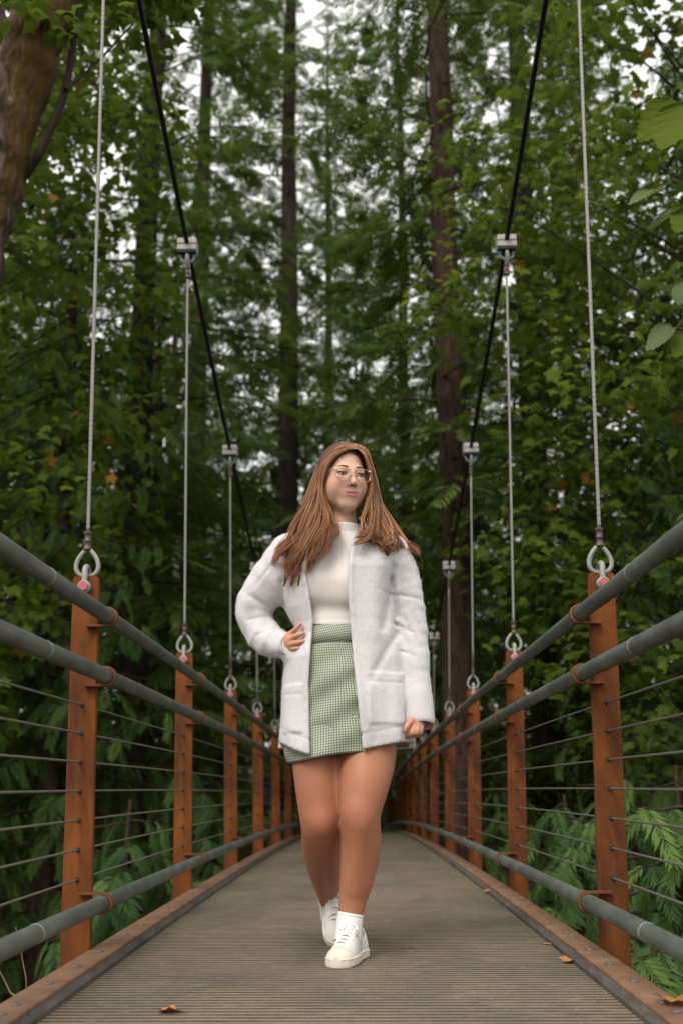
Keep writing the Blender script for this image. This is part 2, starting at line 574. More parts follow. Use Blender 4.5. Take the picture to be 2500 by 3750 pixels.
# top end of a hanger: loop round the U bolt
def toploop_mesh():
    mb = MB()
    pts = thimble_pts(0, 0.085, 0.060)
    P = [(0.010 * np.sign(p[0]) * 0, p[0], -p[2]) for p in pts[1:-1]]
    mb.tube(P, 0.0085, 8)
    mb.tube([(0.009, p[1] * 0.82, p[2] * 0.97 - 0.002) for p in P], 0.005, 6)
    return mb.mesh('thimble', M['galv_light'], True)
tlp_me = toploop_mesh()
def ubolt_mesh():
    mb = MB()
    P = [(-0.036, 0, 0.010), (-0.036, 0, -0.008)]
    for a in range(180, 361, 20):
        ar = math.radians(a); P.append((0.036 * math.cos(ar), 0, -0.014 + 0.030 * math.sin(ar)))
    P += [(0.036, 0, -0.008), (0.036, 0, 0.010)]
    mb.tube(P, 0.008, 8)
    return mb.mesh('u_bolt', M['galv_light'], True)
ub_me = ubolt_mesh()
nut_me = MB().lathe([(0.014, -0.012), (0.014, 0.0)], n=6).mesh('nut', M['nut_teal'])
half_top = MB().bevbox(-0.054, 0.054, -0.045, 0.045, 0.0015, 0.036, 0.004).mesh('clamp_half', M['clamp_grey'])
half_bot = MB().bevbox(-0.054, 0.054, -0.045, 0.045, -0.036, -0.0015, 0.004).mesh('clamp_half', M['clamp_grey'])
pad_me = MB().bevbox(-0.050, 0.050, -0.040, 0.040, -0.050, -0.0365, 0.002).mesh('clamp_pad', M['pad_black'])
stud_me = MB().lathe([(0.011, 0.036), (0.011, 0.044), (0.006, 0.0445), (0.006, 0.052)], n=6).mesh('stud', M['bolt_dark'])
for k in range(1, NST + 1):
    Y = sy(k); zk = float(prof(Y))
    for sx in (-1, 1):
        post = link('post', post_me[sx], bridge); post.location = (0, Y, zk)
        detail = k <= 8
        if detail:
            for wz in WZ:
                h = link('wire_hole', hole_me, post); h.location = (sx * lx(wz), -0.0155, wz)
        for i in range(3):
            link('rail_bracket', brk_me[sx, i], post)
        link('shackle', shk_me[sx], post)
        hb = link('hex_bolt', hex_me, post); hb.location = (sx * lx(1.160), -0.053, 1.160)
        hb.rotation_euler = (0, random.Random(k * 7 + sx).uniform(0, 1), 0)
        # hanger
        zc = cable_z(k)
        hz0 = 1.160 + 0.040; ztop = zc - 0.05 - zk
        def hx(z): return sx * lx(z)
        hp = [(hx(z), 0, z) for z in (np.linspace(hz0 + 0.150, ztop - 0.14, 150) if k <= 2 else np.linspace(hz0 + 0.150, ztop - 0.14, 12))]
        if hp[-1][2] <= hp[0][2]: continue
        mb = MB()
        if k <= 2: mb.tube(hp, 0.0062, 18, True, 6, 0.16, 55.0)
        else: mb.tube(hp, 0.0062, 8)
        hang = mb.build('hanger_cable', M['wire_rope'], bridge, True)
        hang.location = (0, Y, zk)
        t = link('thimble', thm_me, hang); t.location = (hx(hz0), 0, hz0)
        s_ = link('sleeve', slv_me, hang); s_.location = (hx(hz0 + 0.088), 0, hz0 + 0.086)
        tl = link('thimble', tlp_me, hang); tl.location = (hx(ztop), 0, ztop + 0.006)
        s2 = link('sleeve', slv_me, hang); s2.location = (hx(ztop - 0.14), 0, ztop - 0.142)
        # clamp on the main cable
        cl_ = link('cable_clamp', half_bot, bridge); cl_.location = (sx * lx(zc - zk), Y, zc)
        for nm, me_ in (('clamp_half', half_top), ('clamp_pad', pad_me)):
            link(nm, me_, cl_)
        u = link('u_bolt', ub_me, cl_); u.location = (0, 0, -0.052)
        for q in (-1, 1):
            n_ = link('nut', nut_me, cl_); n_.location = (q * 0.036, 0, -0.0505)
            st = link('stud', stud_me, cl_); st.location = (q * 0.036, 0, 0)

# rails, infill wires and main cables run the whole length
ys = np.linspace(-1.2, sy(NST) + 1.0, 90)
for sx in (-1, 1):
    for zr, xr, r, _ in RAILS:
        P = [(lean_pt(sx, xr, zr), y, zr + float(prof(y))) for y in ys]
        MB().tube(P, r, 16).build('handrail' if zr > 0.5 else 'kick_rail', M['galv_rail'], bridge, True)
        # sleeve joints of the pipe
        for yj in (2.95, 9.4):
            zj = zr + float(prof(yj))
            MB().tube([(lean_pt(sx, xr, zr), yj + d, zr + float(prof(yj + d))) for d in (-0.004, 0.0, 0.004)], [r + 0.0002, r + 0.0012, r + 0.0002], 16).build('rail_joint', M['galv_light'], bridge, True)
    for wz in WZ:
        P = [(sx * lx(wz), y, wz + float(prof(y))) for y in ys]
        MB().tube(P, 0.0034, 6).build('infill_wire', M['infill_wire'], bridge, True)
    ks = np.linspace(0.0, NST + 0.4, 120)
    P = [(sx * lx(cable_z(k)), sy(k), cable_z(k)) for k in ks]
    MB().tube(P, 0.0135, 12).build('main_cable', M['cable_black'], bridge, True)
# ------------------------------------------------------------------ foliage materials
def leaf_mat(name, dark, mid, light, odd=None, transl=0.35, rough=0.7):
    m = bpy.data.materials.new(name); m.use_nodes = True
    N, L = m.node_tree.nodes, m.node_tree.links
    b = N['Principled BSDF']
    b.inputs['Roughness'].default_value = rough
    b.inputs['Specular IOR Level'].default_value = 0.12
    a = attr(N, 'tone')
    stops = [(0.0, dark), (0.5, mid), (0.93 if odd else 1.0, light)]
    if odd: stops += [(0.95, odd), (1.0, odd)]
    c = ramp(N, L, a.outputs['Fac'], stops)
    oi = N.new('ShaderNodeObjectInfo')
    c = mix(N, L, 0.5, c, ramp(N, L, oi.outputs['Random'], [(0, (0.74, 0.84, 0.82)), (0.5, (0.95, 0.95, 0.85)), (1, (1.0, 0.98, 0.62))]), 'MULTIPLY')
    L.new(c, b.inputs['Base Color'])
    t = N.new('ShaderNodeBsdfTranslucent')
    L.new(mix(N, L, 0.5, c, (0.16, 0.24, 0.03)), t.inputs['Color'])
    mx = N.new('ShaderNodeMixShader'); mx.inputs[0].default_value = transl
    L.new(b.outputs[0], mx.inputs[1]); L.new(t.outputs[0], mx.inputs[2])
    L.new(mx.outputs[0], N['Material Output'].inputs[0])
    MATS[name] = m
    return m
leaf_mat('maple_leaf', (0.028, 0.052, 0.008), (0.080, 0.124, 0.014), (0.175, 0.222, 0.026), (0.30, 0.15, 0.03), 0.42)
leaf_mat('cedar_leaf', (0.022, 0.052, 0.017), (0.062, 0.120, 0.038), (0.140, 0.215, 0.058), None, 0.30)
leaf_mat('fir_leaf', (0.028, 0.056, 0.016), (0.080, 0.130, 0.034), (0.175, 0.225, 0.056), None, 0.34)
leaf_mat('far_leaf', (0.070, 0.095, 0.028), (0.120, 0.155, 0.046), (0.19, 0.225, 0.070), (0.26, 0.17, 0.04), 0.45)
leaf_mat('hazel_leaf', (0.110, 0.150, 0.012), (0.115, 0.160, 0.050), (0.165, 0.200, 0.110), None, 0.40)

def bark(name, c0, c1, c2, moss=None, vs_=(1, 1, 0.18), sc=14):
    m, N, L, b = new_mat(name, rough=0.92, spec=0.2)
    v = coords(N, L, 'Object', vs_)
    n1 = noise(N, L, sc, 6, 0.65, v, 0.6)
    n2 = noise(N, L, 3.0, 4, 0.6)
    c = ramp(N, L, n1, [(0.32, c0), (0.5, c1), (0.7, c2)])
    if moss:
        c = mix(N, L, ramp(N, L, n2, [(0.48, (0, 0, 0)), (0.62, (1, 1, 1))]), c, moss)
    L.new(c, b.inputs['Base Color'])
    bump(N, L, b, n1, 0.9, 0.04)
    return m
bark('fir_bark', (0.022, 0.014, 0.011), (0.060, 0.036, 0.026), (0.115, 0.072, 0.050))
bark('maple_bark', (0.016, 0.010, 0.008), (0.075, 0.050, 0.038), (0.23, 0.17, 0.135), (0.10, 0.060, 0.008), (1, 1, 0.22), 30)
bark('dark_bark', (0.012, 0.009, 0.008), (0.032, 0.022, 0.017), (0.060, 0.042, 0.032))
bark('pale_bark', (0.06, 0.045, 0.034), (0.12, 0.090, 0.068), (0.19, 0.150, 0.115))

# ------------------------------------------------------------------ leaf templates: (verts, tris), x = along, y = across, z = up
def tpl_maple():
    r = [(0.0, 0.0), (-0.06, -0.38), (0.20, -0.32), (0.38, -0.52), (0.54, -0.24), (1.0, 0.0)]
    out = r + [(x, -y) for x, y in r[-2:0:-1]]
    V = [(0.36, 0, 0.04)] + [(x, y, -0.55 * abs(y) ** 1.5 - 0.10 * x * x) for x, y in out]
    n = len(out)
    F = [(0, 1 + (i + 1) % n, 1 + i) for i in range(n)]
    return np.array(V), np.array(F)
def tpl_oval():
    r = [(0, 0), (0.22, -0.26), (0.55, -0.33), (0.85, -0.16), (1.0, 0.0)]
    out = r + [(x, -y) for x, y in r[-2:0:-1]]
    V = [(0.4, 0, 0.0)] + [(x, y, 0.30 * abs(y) - 0.12 * x * x) for x, y in out]
    n = len(out)
    return np.array(V), np.array([(0, 1 + (i + 1) % n, 1 + i) for i in range(n)])
def tpl_spray(pairs=8, spread=0.62, w=0.075, tipdroop=0.35, seed=1):
    """flat feathery spray: tapering pinnae off a midrib, drooping towards the tip"""
    rg = random.Random(seed)
    V = []; F = []
    def blade(p0, d, ln, w_):
        b = len(V)
        px, py = -d[1], d[0]
        c = (p0[0] + d[0] * ln * 0.45, p0[1] + d[1] * ln * 0.45)
        V.extend([p0, (c[0] + px * w_, c[1] + py * w_), (c[0] - px * w_, c[1] - py * w_), (p0[0] + d[0] * ln, p0[1] + d[1] * ln)])
        F.extend([(b, b + 2, b + 1), (b + 1, b + 2, b + 3)])
    for i in range(pairs):
        t = (i + 0.4) / pairs * 0.92
        ln = spread * (0.30 + 0.70 * math.sin(math.pi * min(1, 0.22 + 0.78 * t)) ) * rg.uniform(0.8, 1.1)
        for s in (-1, 1):
            a = math.radians(rg.uniform(38, 56)) * s
            blade((t + (0.03 if s > 0 else 0), 0), (math.cos(a), math.sin(a)), ln * 0.62, w * (1.0 - 0.35 * t))
    blade((0.72, 0), (1, 0), 0.30, w * 0.8)
    blade((0.0, 0), (1, 0), 0.9, w * 0.28)
    A = np.array(V)
    Z = -tipdroop * A[:, 0] ** 2 - 0.45 * np.abs(A[:, 1]) ** 1.6
    return np.column_stack([A, Z]), np.array(F)
def tpl_needle(pairs=7, seed=3):
    return tpl_spray(pairs, 0.58, 0.058, 0.15, seed)

def leaves(tpl, P, D, U, S, tone):
    """instances of a template: positions P, along D, up U, size S"""
    TV, TF = tpl
    D = D / (np.linalg.norm(D, axis=1)[:, None] + 1e-9)
    B = np.cross(U, D); B /= np.linalg.norm(B, axis=1)[:, None] + 1e-9
    U2 = np.cross(D, B)
    n, m = len(P), len(TV)
    V = P[:, None, :] + S[:, None, None] * (TV[None, :, 0:1] * D[:, None, :] + TV[None, :, 1:2] * B[:, None, :] + TV[None, :, 2:3] * U2[:, None, :])
    F = TF[None] + (np.arange(n) * m)[:, None, None]
    return V.reshape(-1, 3), F.reshape(-1, 3), np.repeat(tone, m)

class Acc:
    def __init__(s): s.V = []; s.F = []; s.T = []; s.n = 0
    def add(s, V, F, T):
        s.V.append(V); s.F.append(F + s.n); s.T.append(T); s.n += len(V)
    def mesh(s, name, mat):
        return np_mesh(name, np.concatenate(s.V), np.concatenate(s.F), mat, False, {'tone': np.concatenate(s.T)})

def wood_mesh(tubes, mat, name='trunk'):
    Vs = []; Fs = []; n = 0
    for pts, rad, k in tubes:
        V, F = tube_vf(pts, rad, k, False)
        Fs.append(np.array(F) + n); Vs.append(V); n += len(V)
    return np_mesh(name, np.concatenate(Vs), np.concatenate(Fs), mat, True)

def wobble(pts, amp, rg, f=1.3):
    P = np.array(pts, float); L = np.arange(len(P))
    ph = rg.uniform(0, 6.28, 4)
    P[:, 0] += amp * (np.sin(L * f * 0.7 + ph[0]) + 0.5 * np.sin(L * f * 1.9 + ph[1])) * np.minimum(1, L / 3)
    P[:, 1] += amp * (np.sin(L * f * 0.8 + ph[2]) + 0.5 * np.sin(L * f * 1.7 + ph[3])) * np.minimum(1, L / 3)
    return P

# ------------------------------------------------------------------ tree kinds: return (trunk mesh, crown mesh)
def cedar(h, seed, lmax=2.6, nb=130, start=0.06, rad=0.2, size=0.36, gap=0.30, mat='cedar_leaf', dens=1.0):
    rg = np.random.default_rng(seed)
    tpls = [tpl_spray(12, 0.60, 0.036, 0.5, 1), tpl_spray(13, 0.52, 0.034, 0.7, 2)]
    zz = np.linspace(0, h, 14)
    tr = wobble([(0, 0, z) for z in zz], 0.03, rg)
    tubes = [(tr, rad * (1 - zz / h) ** 0.8 + 0.012, 10)]
    A = Acc()
    for i in range(nb):
        t = start + (0.985 - start) * ((i + rg.random()) / nb)
        z0 = t * h
        ln = (lmax * (1 - t) ** 0.75 + 0.25) * rg.uniform(0.7, 1.15)
        az = i * 2.399 + rg.normal(0, 0.3)
        o = np.array([math.cos(az), math.sin(az), 0]); side = np.array([-o[1], o[0], 0])
        base = np.array([np.interp(z0, zz, tr[:, 0]), np.interp(z0, zz, tr[:, 1]), z0])
        s = np.linspace(0, 1, 9)
        drop = rg.uniform(0.28, 0.5)
        P = base + o * (ln * s)[:, None] + np.array([0, 0, 1]) * (ln * (0.12 * s - drop * s ** 1.4 + 0.18 * s ** 4))[:, None] + side * (0.06 * ln * np.sin(3 * s + az))[:, None]
        tubes.append((P[::2], 0.018 * (1 - s[::2]) * min(1.5, ln) + 0.004, 4))
        m = max(4, int(ln / (size * gap) * dens))
        u = (np.arange(m) + rg.random(m)) / m * 0.88 + 0.10
        C = np.stack([np.interp(u, s, P[:, k]) for k in range(3)], 1)
        sg = np.where(np.arange(m) % 2 == 0, 1.0, -1.0)
        d = o[None] * rg.uniform(0.35, 0.9, m)[:, None] + side[None] * (sg * rg.uniform(0.35, 0.9, m))[:, None]
        d[:, 2] = -rg.uniform(0.25, 0.85, m)
        up = np.array([0, 0, 1.0])[None] + 0.6 * o[None] + rg.normal(0, 0.22, (m, 3))
        S = size * rg.uniform(0.6, 1.25, m)
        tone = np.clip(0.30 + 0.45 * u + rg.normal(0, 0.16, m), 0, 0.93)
        k = i % 2
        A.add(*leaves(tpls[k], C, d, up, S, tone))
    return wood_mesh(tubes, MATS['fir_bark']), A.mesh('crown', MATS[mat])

def fir(h, seed, lmax=3.2, nb=90, start=0.3, rad=0.25, size=0.5, mat='fir_leaf', dens=1.0, bare=0.22, bark_='dark_bark', tmax=0.985):
    rg = np.random.default_rng(seed)
    tpl = [tpl_needle(6, 3), tpl_needle(7, 4)]
    zz = np.linspace(0, h, 16)
    tr = wobble([(0, 0, z) for z in zz], 0.025, rg)
    tubes = [(tr, rad * (1 - 0.92 * zz / h) ** 0.8, 12)]
    A = Acc()
    for i in range(nb):
        t = start + (tmax - start) * ((i + rg.random()) / nb)
        z0 = t * h
        q = (t - start) / (1 - start)
        ln = lmax * min(1, 0.55 + 1.6 * q) * (1 - q) ** 0.7 * rg.uniform(0.55, 1.15) + 0.3
        az = i * 2.399 + rg.normal(0, 0.5)
        o = np.array([math.cos(az), math.sin(az), 0]); side = np.array([-o[1], o[0], 0])
        base = np.array([np.interp(z0, zz, tr[:, 0]), np.interp(z0, zz, tr[:, 1]), z0])
        s = np.linspace(0, 1, 8)
        P = base + o * (ln * s)[:, None] + np.array([0, 0, 1]) * (ln * (rg.uniform(-0.1, 0.2) * s - rg.uniform(0.1, 0.32) * s ** 2))[:, None] + side * (0.08 * ln * np.sin(3 * s + az))[:, None]
        tubes.append((P[::2] if True else P, 0.020 * (1 - s[::2]) + 0.005, 4))
        # side twigs
        nt = max(3, int(ln / 0.26 * dens))
        for j in range(nt):
            u = bare + (1 - bare) * (j + rg.random()) / nt
            c = np.array([np.interp(u, s, P[:, k]) for k in range(3)])
            sg = 1 if j % 2 else -1
            tl = (0.55 * ln * (1 - u) + 0.30) * rg.uniform(0.6, 1.1)
            d = o * rg.uniform(0.4, 0.9) + side * sg * rg.uniform(0.5, 1.0); d[2] = -rg.uniform(0.05, 0.45)
            d /= np.linalg.norm(d)
            m = max(2, int(tl / (size * 0.48)))
            uu = (np.arange(m) + 0.2) / m
            C = c + d * (tl * uu)[:, None]
            C[:, 2] -= 0.10 * tl * uu ** 2
            dd = np.repeat(d[None], m, 0) + rg.normal(0, 0.30, (m, 3))
            up = np.array([0, 0, 1.0]) + rg.normal(0, 0.3, (m, 3))
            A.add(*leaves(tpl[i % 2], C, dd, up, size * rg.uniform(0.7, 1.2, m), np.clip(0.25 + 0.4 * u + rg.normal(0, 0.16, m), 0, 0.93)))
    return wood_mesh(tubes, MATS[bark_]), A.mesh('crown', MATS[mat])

def maple(h, seed, crown_r=2.6, crown_z=(0.25, 1.0), npad=170, per=42, leaf=0.13, rad=0.14, mat='maple_leaf', bark_='dark_bark', lean=(0, 0), shape='maple', pad=0.55):
    rg = np.random.default_rng(seed)
    tpl = tpl_maple() if shape == 'maple' else tpl_oval()
    zz = np.linspace(0, h * 0.85, 10)
    tr = wobble([(lean[0] * z, lean[1] * z, z) for z in zz], 0.08, rg)
    tubes = [(tr, rad * (1 - 0.85 * zz / zz[-1]) + 0.01, 9)]
    A = Acc()
    z0, z1 = crown_z[0] * h, crown_z[1] * h
    for i in range(npad):
        # pad centre in an ellipsoid, biased to its shell
        while True:
            p = rg.uniform(-1, 1, 3)
            r = np.linalg.norm(p)
            if 0.25 < r < 1: break
        p *= (r ** -0.35)
        p = np.clip(p, -1, 1)
        cz = (z0 + z1) / 2 + p[2] * (z1 - z0) / 2
        k = int(np.clip(np.searchsorted(zz, cz * 0.8), 1, 9))
        ax = tr[k]
        c = np.array([ax[0] + p[0] * crown_r, ax[1] + p[1] * crown_r, cz])
        if i % 2 == 0:
            zb = max(0.15 * h, cz - np.hypot(p[0], p[1]) * crown_r * rg.uniform(0.5, 0.9))
            b = np.array([np.interp(zb, zz, tr[:, 0]), np.interp(zb, zz, tr[:, 1]), zb])
            s = np.linspace(0, 1, 6)[:, None]
            mid = (b + c) / 2 + rg.normal(0, 0.15, 3) + np.array([0, 0, 0.25])
            B = b * (1 - s) ** 2 + 2 * mid * s * (1 - s) + c * s ** 2
            tubes.append((B, 0.022 * (1 - s[:, 0]) + 0.004, 4))
        n = max(6, int(per * rg.uniform(0.6, 1.3)))
        R = pad * rg.uniform(0.7, 1.3)
        a = rg.uniform(0, 6.283, n); rr = R * np.sqrt(rg.random(n))
        C = c + np.stack([rr * np.cos(a), rr * np.sin(a), rg.normal(0, 0.10, n) * 1.3 - 0.25 * rr ** 2 / R], 1)
        D = np.stack([np.cos(a), np.sin(a), -rg.uniform(0.1, 0.9, n)], 1) + rg.normal(0, 0.45, (n, 3))
        U = np.array([0, 0, 1.0]) + rg.normal(0, 0.42, (n, 3))
        tb = rg.normal(0.48, 0.14)
        tone = np.clip(tb + rg.normal(0, 0.13, n), 0, 0.92)
        tone[rg.random(n) < 0.012] = 0.97
        A.add(*leaves(tpl, C, D, U, leaf * rg.uniform(0.6, 1.25, n), tone))
    return wood_mesh(tubes, MATS[bark_]), A.mesh('crown', MATS[mat])

def fern(seed):
    rg = np.random.default_rng(seed)
    A = Acc(); tp = tpl_spray(11, 0.42, 0.06, 0.75, 5)
    n = 22
    a = rg.uniform(0, 6.283, n)
    P = np.zeros((n, 3)); D = np.stack([np.cos(a), np.sin(a), rg.uniform(0.3, 1.2, n)], 1)
    U = np.stack([-np.cos(a) * 0.6, -np.sin(a) * 0.6, np.ones(n)], 1)
    A.add(*leaves(tp, P, D, U, rg.uniform(0.6, 1.1, n), np.clip(rg.normal(0.5, 0.15, n), 0, 0.9)))
    return A.mesh('fronds', MATS['cedar_leaf'])

# ------------------------------------------------------------------ ground: a ravine under the bridge, rising banks
def ground_z(x, y):
    x = np.asarray(x, float); y = np.asarray(y, float)
    far = np.clip((y - 22) / 11, 0, 1); far = far * far * (3 - 2 * far)
    near = np.clip((-2.5 - y) / 4, 0, 1)
    z = -4.6 + far * 3.75 + near * 4.3
    z = z + np.clip(y - 33, 0, 200) * 0.05
    side = np.clip((np.abs(x) - 7) / 16, 0, 1)
    z = z + side * side * 3.0 * (1 - far * 0.6)
    z = z + 0.25 * np.sin(x * 0.7 + 1.3) * np.cos(y * 0.6) + 0.12 * np.sin(x * 1.9 + y * 1.3)
    return np.minimum(z, 12)
gx = np.concatenate([np.linspace(-500, -40, 12), np.linspace(-36, 36, 91), np.linspace(40, 500, 12)])
gy = np.concatenate([np.linspace(-300, -16, 10), np.linspace(-14, 70, 106), np.linspace(75, 900, 14)])
GX, GY = np.meshgrid(gx, gy)
GV = np.column_stack([GX.ravel(), GY.ravel(), ground_z(GX, GY).ravel()])
ny, nx = GX.shape
gi = np.arange(nx * ny).reshape(ny, nx)
GF = np.stack([gi[:-1, :-1], gi[:-1, 1:], gi[1:, 1:], gi[1:, :-1]], -1).reshape(-1, 4)
m, N, L, b = new_mat('forest_floor', rough=0.95, spec=0.15)
n1 = noise(N, L, 0.9, 6, 0.6); n2 = noise(N, L, 14, 5, 0.7)
c = ramp(N, L, n1, [(0.35, (0.030, 0.024, 0.016)), (0.55, (0.040, 0.042, 0.018)), (0.7, (0.030, 0.052, 0.018))])
L.new(mix(N, L, 0.6, c, ramp(N, L, n2, [(0.3, (0.4, 0.4, 0.4)), (0.7, (1.2, 1.1, 1.0))]), 'MULTIPLY'), b.inputs['Base Color'])
bump(N, L, b, n2, 1.0, 0.08)
gnd = link('forest_floor', np_mesh('forest_floor', GV, GF, MATS['forest_floor'], True))
tag(gnd, kind='structure')

# ------------------------------------------------------------------ planting
def plant(name, kind, x, y, label, group=None, s=1.0, rot=None, z=None, cat='tree', sz=None):
    tm, cm = kind
    rr = random.Random(int(x * 1000) * 31 + int(y * 1000))
    gz = float(ground_z(x, y)) - 0.05 if z is None else z
    o = empty(name, (x, y, gz), label, cat, group)
    o.rotation_euler = (0, 0, rr.uniform(0, 6.28) if rot is None else rot)
    o.scale = (s, s, sz or s)
    if tm is not None: link('trunk', tm, o)
    link('crown', cm, o)
    return o
def px_x(px, Y):          # x of display column px at distance Y (for things standing on the ground there)
    return float(at(px, 1817, Y)[0])

K = {}
K['cedarA'] = cedar(15, 11, 2.3, 170, 0.10, 0.20, 0.36, 0.28)
K['cedarB'] = cedar(13, 12, 2.0, 150, 0.08, 0.18, 0.34, 0.28)
K['cedarY'] = cedar(5.4, 13, 1.5, 90, 0.12, 0.07, 0.30, 0.26)
K['cedarZ'] = cedar(5.0, 14, 1.6, 84, 0.12, 0.07, 0.32, 0.26)
K['firA'] = fir(34, 21, 3.8, 84, 0.10, 0.33, 0.54, dens=1.75, tmax=0.78)
K['firB'] = fir(28, 22, 3.2, 84, 0.08, 0.25, 0.50, dens=1.75, tmax=0.86)
K['firBig'] = fir(34, 23, 3.4, 50, 0.26, 0.29, 0.52, dens=1.8, bark_='fir_bark', tmax=0.62)
K['mapleA'] = maple(15, 31, 3.0, (0.30, 1.0), 330, 58, 0.115, pad=0.55)
K['mapleB'] = maple(13, 32, 2.8, (0.24, 1.0), 300, 58, 0.11, pad=0.55)
K['mapleC'] = maple(9.0, 33, 1.7, (0.34, 1.0), 130, 56, 0.10, pad=0.45)
K['far'] = maple(15, 34, 3.2, (0.04, 1.0), 300, 46, 0.16, mat='far_leaf', bark_='pale_bark', pad=0.7, shape='oval')

# marked trunks
plant('fir_tree', K['firBig'], px_x(1058, 16.5), 16.5, 'big brown fir trunk rising just right of the bridge behind the rail posts', rot=0.4)
plant('fir_tree', K['firA'], px_x(655, 25), 25, 'straight dark fir trunk left of centre above the left main cable', rot=1.4)
plant('fir_tree', K['firB'], px_x(945, 31), 31, 'slim dark fir trunk just right of the walking person', rot=2.0)
plant('pale_trunk_tree', K['far'], px_x(985, 38), 38, 'thin pale trunk between the slim fir and the big brown fir', rot=2.0)
plant('fir_tree', K['firB'], px_x(290, 15.5), 15.5, 'dark fir trunk showing through foliage near the left hanger cables', rot=3.1)
plant('fir_tree', K['firA'], px_x(1262, 21), 21, 'dark fir trunk in shade between the right hanger cables', rot=4.0)
plant('fir_tree', K['firB'], px_x(1350, 25), 25, 'thin shaded fir trunk beside the outer right hanger cable', rot=5.0)
plant('broadleaf_tree', K['far'], px_x(880, 42), 42, 'pale green broadleaf tree just right of the head of the person', rot=5.9)
plant('broadleaf_tree', K['far'], px_x(700, 36), 36, 'pale green broadleaf tree just left of the head of the person', rot=4.9)
plant('cedar_tree', K['cedarA'], px_x(1085, 30), 30, 'dark cedar right behind the big brown trunk', rot=1.9)
plant('fir_tree', K['firA'], px_x(430, 27), 27, 'fir behind the cedar at left with its crown against the sky', rot=0.9)
# cedars
plant('cedar_tree', K['cedarA'], -3.3, 18.5, 'feathery dark cedar filling the space between the left hanger cables', rot=0.3)
plant('cedar_tree', K['cedarB'], -2.9, 25.0, 'feathery cedar behind the left main cable next to the person', rot=2.3)
plant('cedar_tree', K['cedarB'], -3.4, 13.0, 'cedar with drooping fronds behind the near left post', rot=1.0)
plant('cedar_tree', K['cedarA'], 4.3, 13.5, 'cedar with drooping fronds behind the near right post', rot=2.6)
# maples
plant('maple_tree', K['mapleA'], -5.2, 11.5, 'leafy maple at far left with a few yellow leaves', rot=0.1, s=1.15)
plant('maple_tree', K['mapleB'], -6.3, 17.0, 'leafy maple behind the first pair of left hangers', rot=1.2)
plant('maple_tree', K['mapleA'], -6.0, 23.5, 'tall yellow green maple crown behind the outer left hanger', rot=2.7)
plant('maple_tree', K['mapleA'], 5.4, 17.5, 'broad green maple crown filling the right side above the rail', rot=2.2)
plant('maple_tree', K['mapleB'], 5.0, 11.5, 'maple at the right edge behind the near right hanger', rot=3.3, s=1.3)
plant('maple_tree', K['mapleC'], 3.6, 21.0, 'small maple spreading in layers behind the second right hanger', rot=4.4)
# young cedars in the ravine beside the deck
for i, (px, Y, k, lab) in enumerate([
        (1540, 6.8, 'cedarY', 'young cedar behind the wires right of the near right post'),
        (1300, 9.6, 'cedarZ', 'young cedar seen through the right wires between first and second posts'),
        (1430, 10.5, 'cedarY', 'young cedar a little behind the near right post'),
        (300, 9.2, 'cedarZ', 'young cedar seen through the left wires between first and second posts'),
        (440, 13.0, 'cedarY', 'young cedar behind the second and third left posts'),
        (1160, 16.0, 'cedarY', 'young cedar behind the third right post')]):
    plant('young_cedar', K[k], px_x(px, Y), Y, lab, 'young cedars beside the deck', 1.0)
# ------------------------------------------------------------------ the big leaning maple at upper left
YM = 5.6
path = [at(230, -330, YM + 0.3), at(165, -150, YM + 0.2), at(103, 0, YM), at(58, 150, YM), at(8, 300, YM), at(-42, 470, YM), at(-92, 650, YM), at(-150, 900, YM), at(-215, 1300, YM)]
path = [path[0] + np.array([0.5, 0.2, 1.2])] + path
base = path[-1] + np.array([-0.35, 0.1, 0]); base[2] = float(ground_z(base[0], base[1])) - 0.1
path.append(base)
path = path[::-1]
P = bez(path, 10)
rad = np.interp(np.linspace(0, 1, len(P)), [0, 0.15, 0.5, 0.75, 1], [0.30, 0.21, 0.17, 0.155, 0.10])
mm = empty('leaning_maple', tuple(base), 'big leaning mossy maple trunk at the upper left corner', 'tree')
P = bez(P[::2], 8); rad = np.interp(np.linspace(0, 1, len(P)), [0, 0.15, 0.5, 0.75, 1], [0.30, 0.21, 0.17, 0.155, 0.10])
NS = 72
V, F = tube_vf(P - base, rad, NS)
V = np.array(V); rgv = np.random.default_rng(4)
ring = np.arange(len(V)) // NS; ang = (np.arange(len(V)) % NS) / NS * 6.283; rl = ring * 0.22
cen = (P - base)[np.minimum(ring, len(P) - 1)]
fur = 1 + 0.05 * np.sin(ang * 2 + rl * 0.5)
for k_ in range(14):                       # broken vertical ridges
    fa = rgv.integers(9, 30); fur = fur + 0.016 * np.abs(np.sin(ang * fa * 0.5 + rgv.uniform(0, 6) + 1.6 * np.sin(rl * rgv.uniform(0.3, 1.4) + rgv.uniform(0, 6)))) * np.sin(rl * rgv.uniform(0.5, 2.2) + rgv.uniform(0, 6))
V = cen + (V - cen) * fur[:, None]
link('trunk', np_mesh('trunk', V, F, MATS['maple_bark'], True), mm)
br = bez([at(-12, 460, YM + 0.06), at(40, 420, YM + 0.05), at(85, 360, YM), at(118, 290, YM), at(150, 205, YM + 0.05), at(166, 110, YM + 0.1), at(178, 0, YM + 0.1), at(170, -150, YM + 0.2)], 8)
tubes = [(br - base, np.linspace(0.030, 0.016, len(br)), 8)]
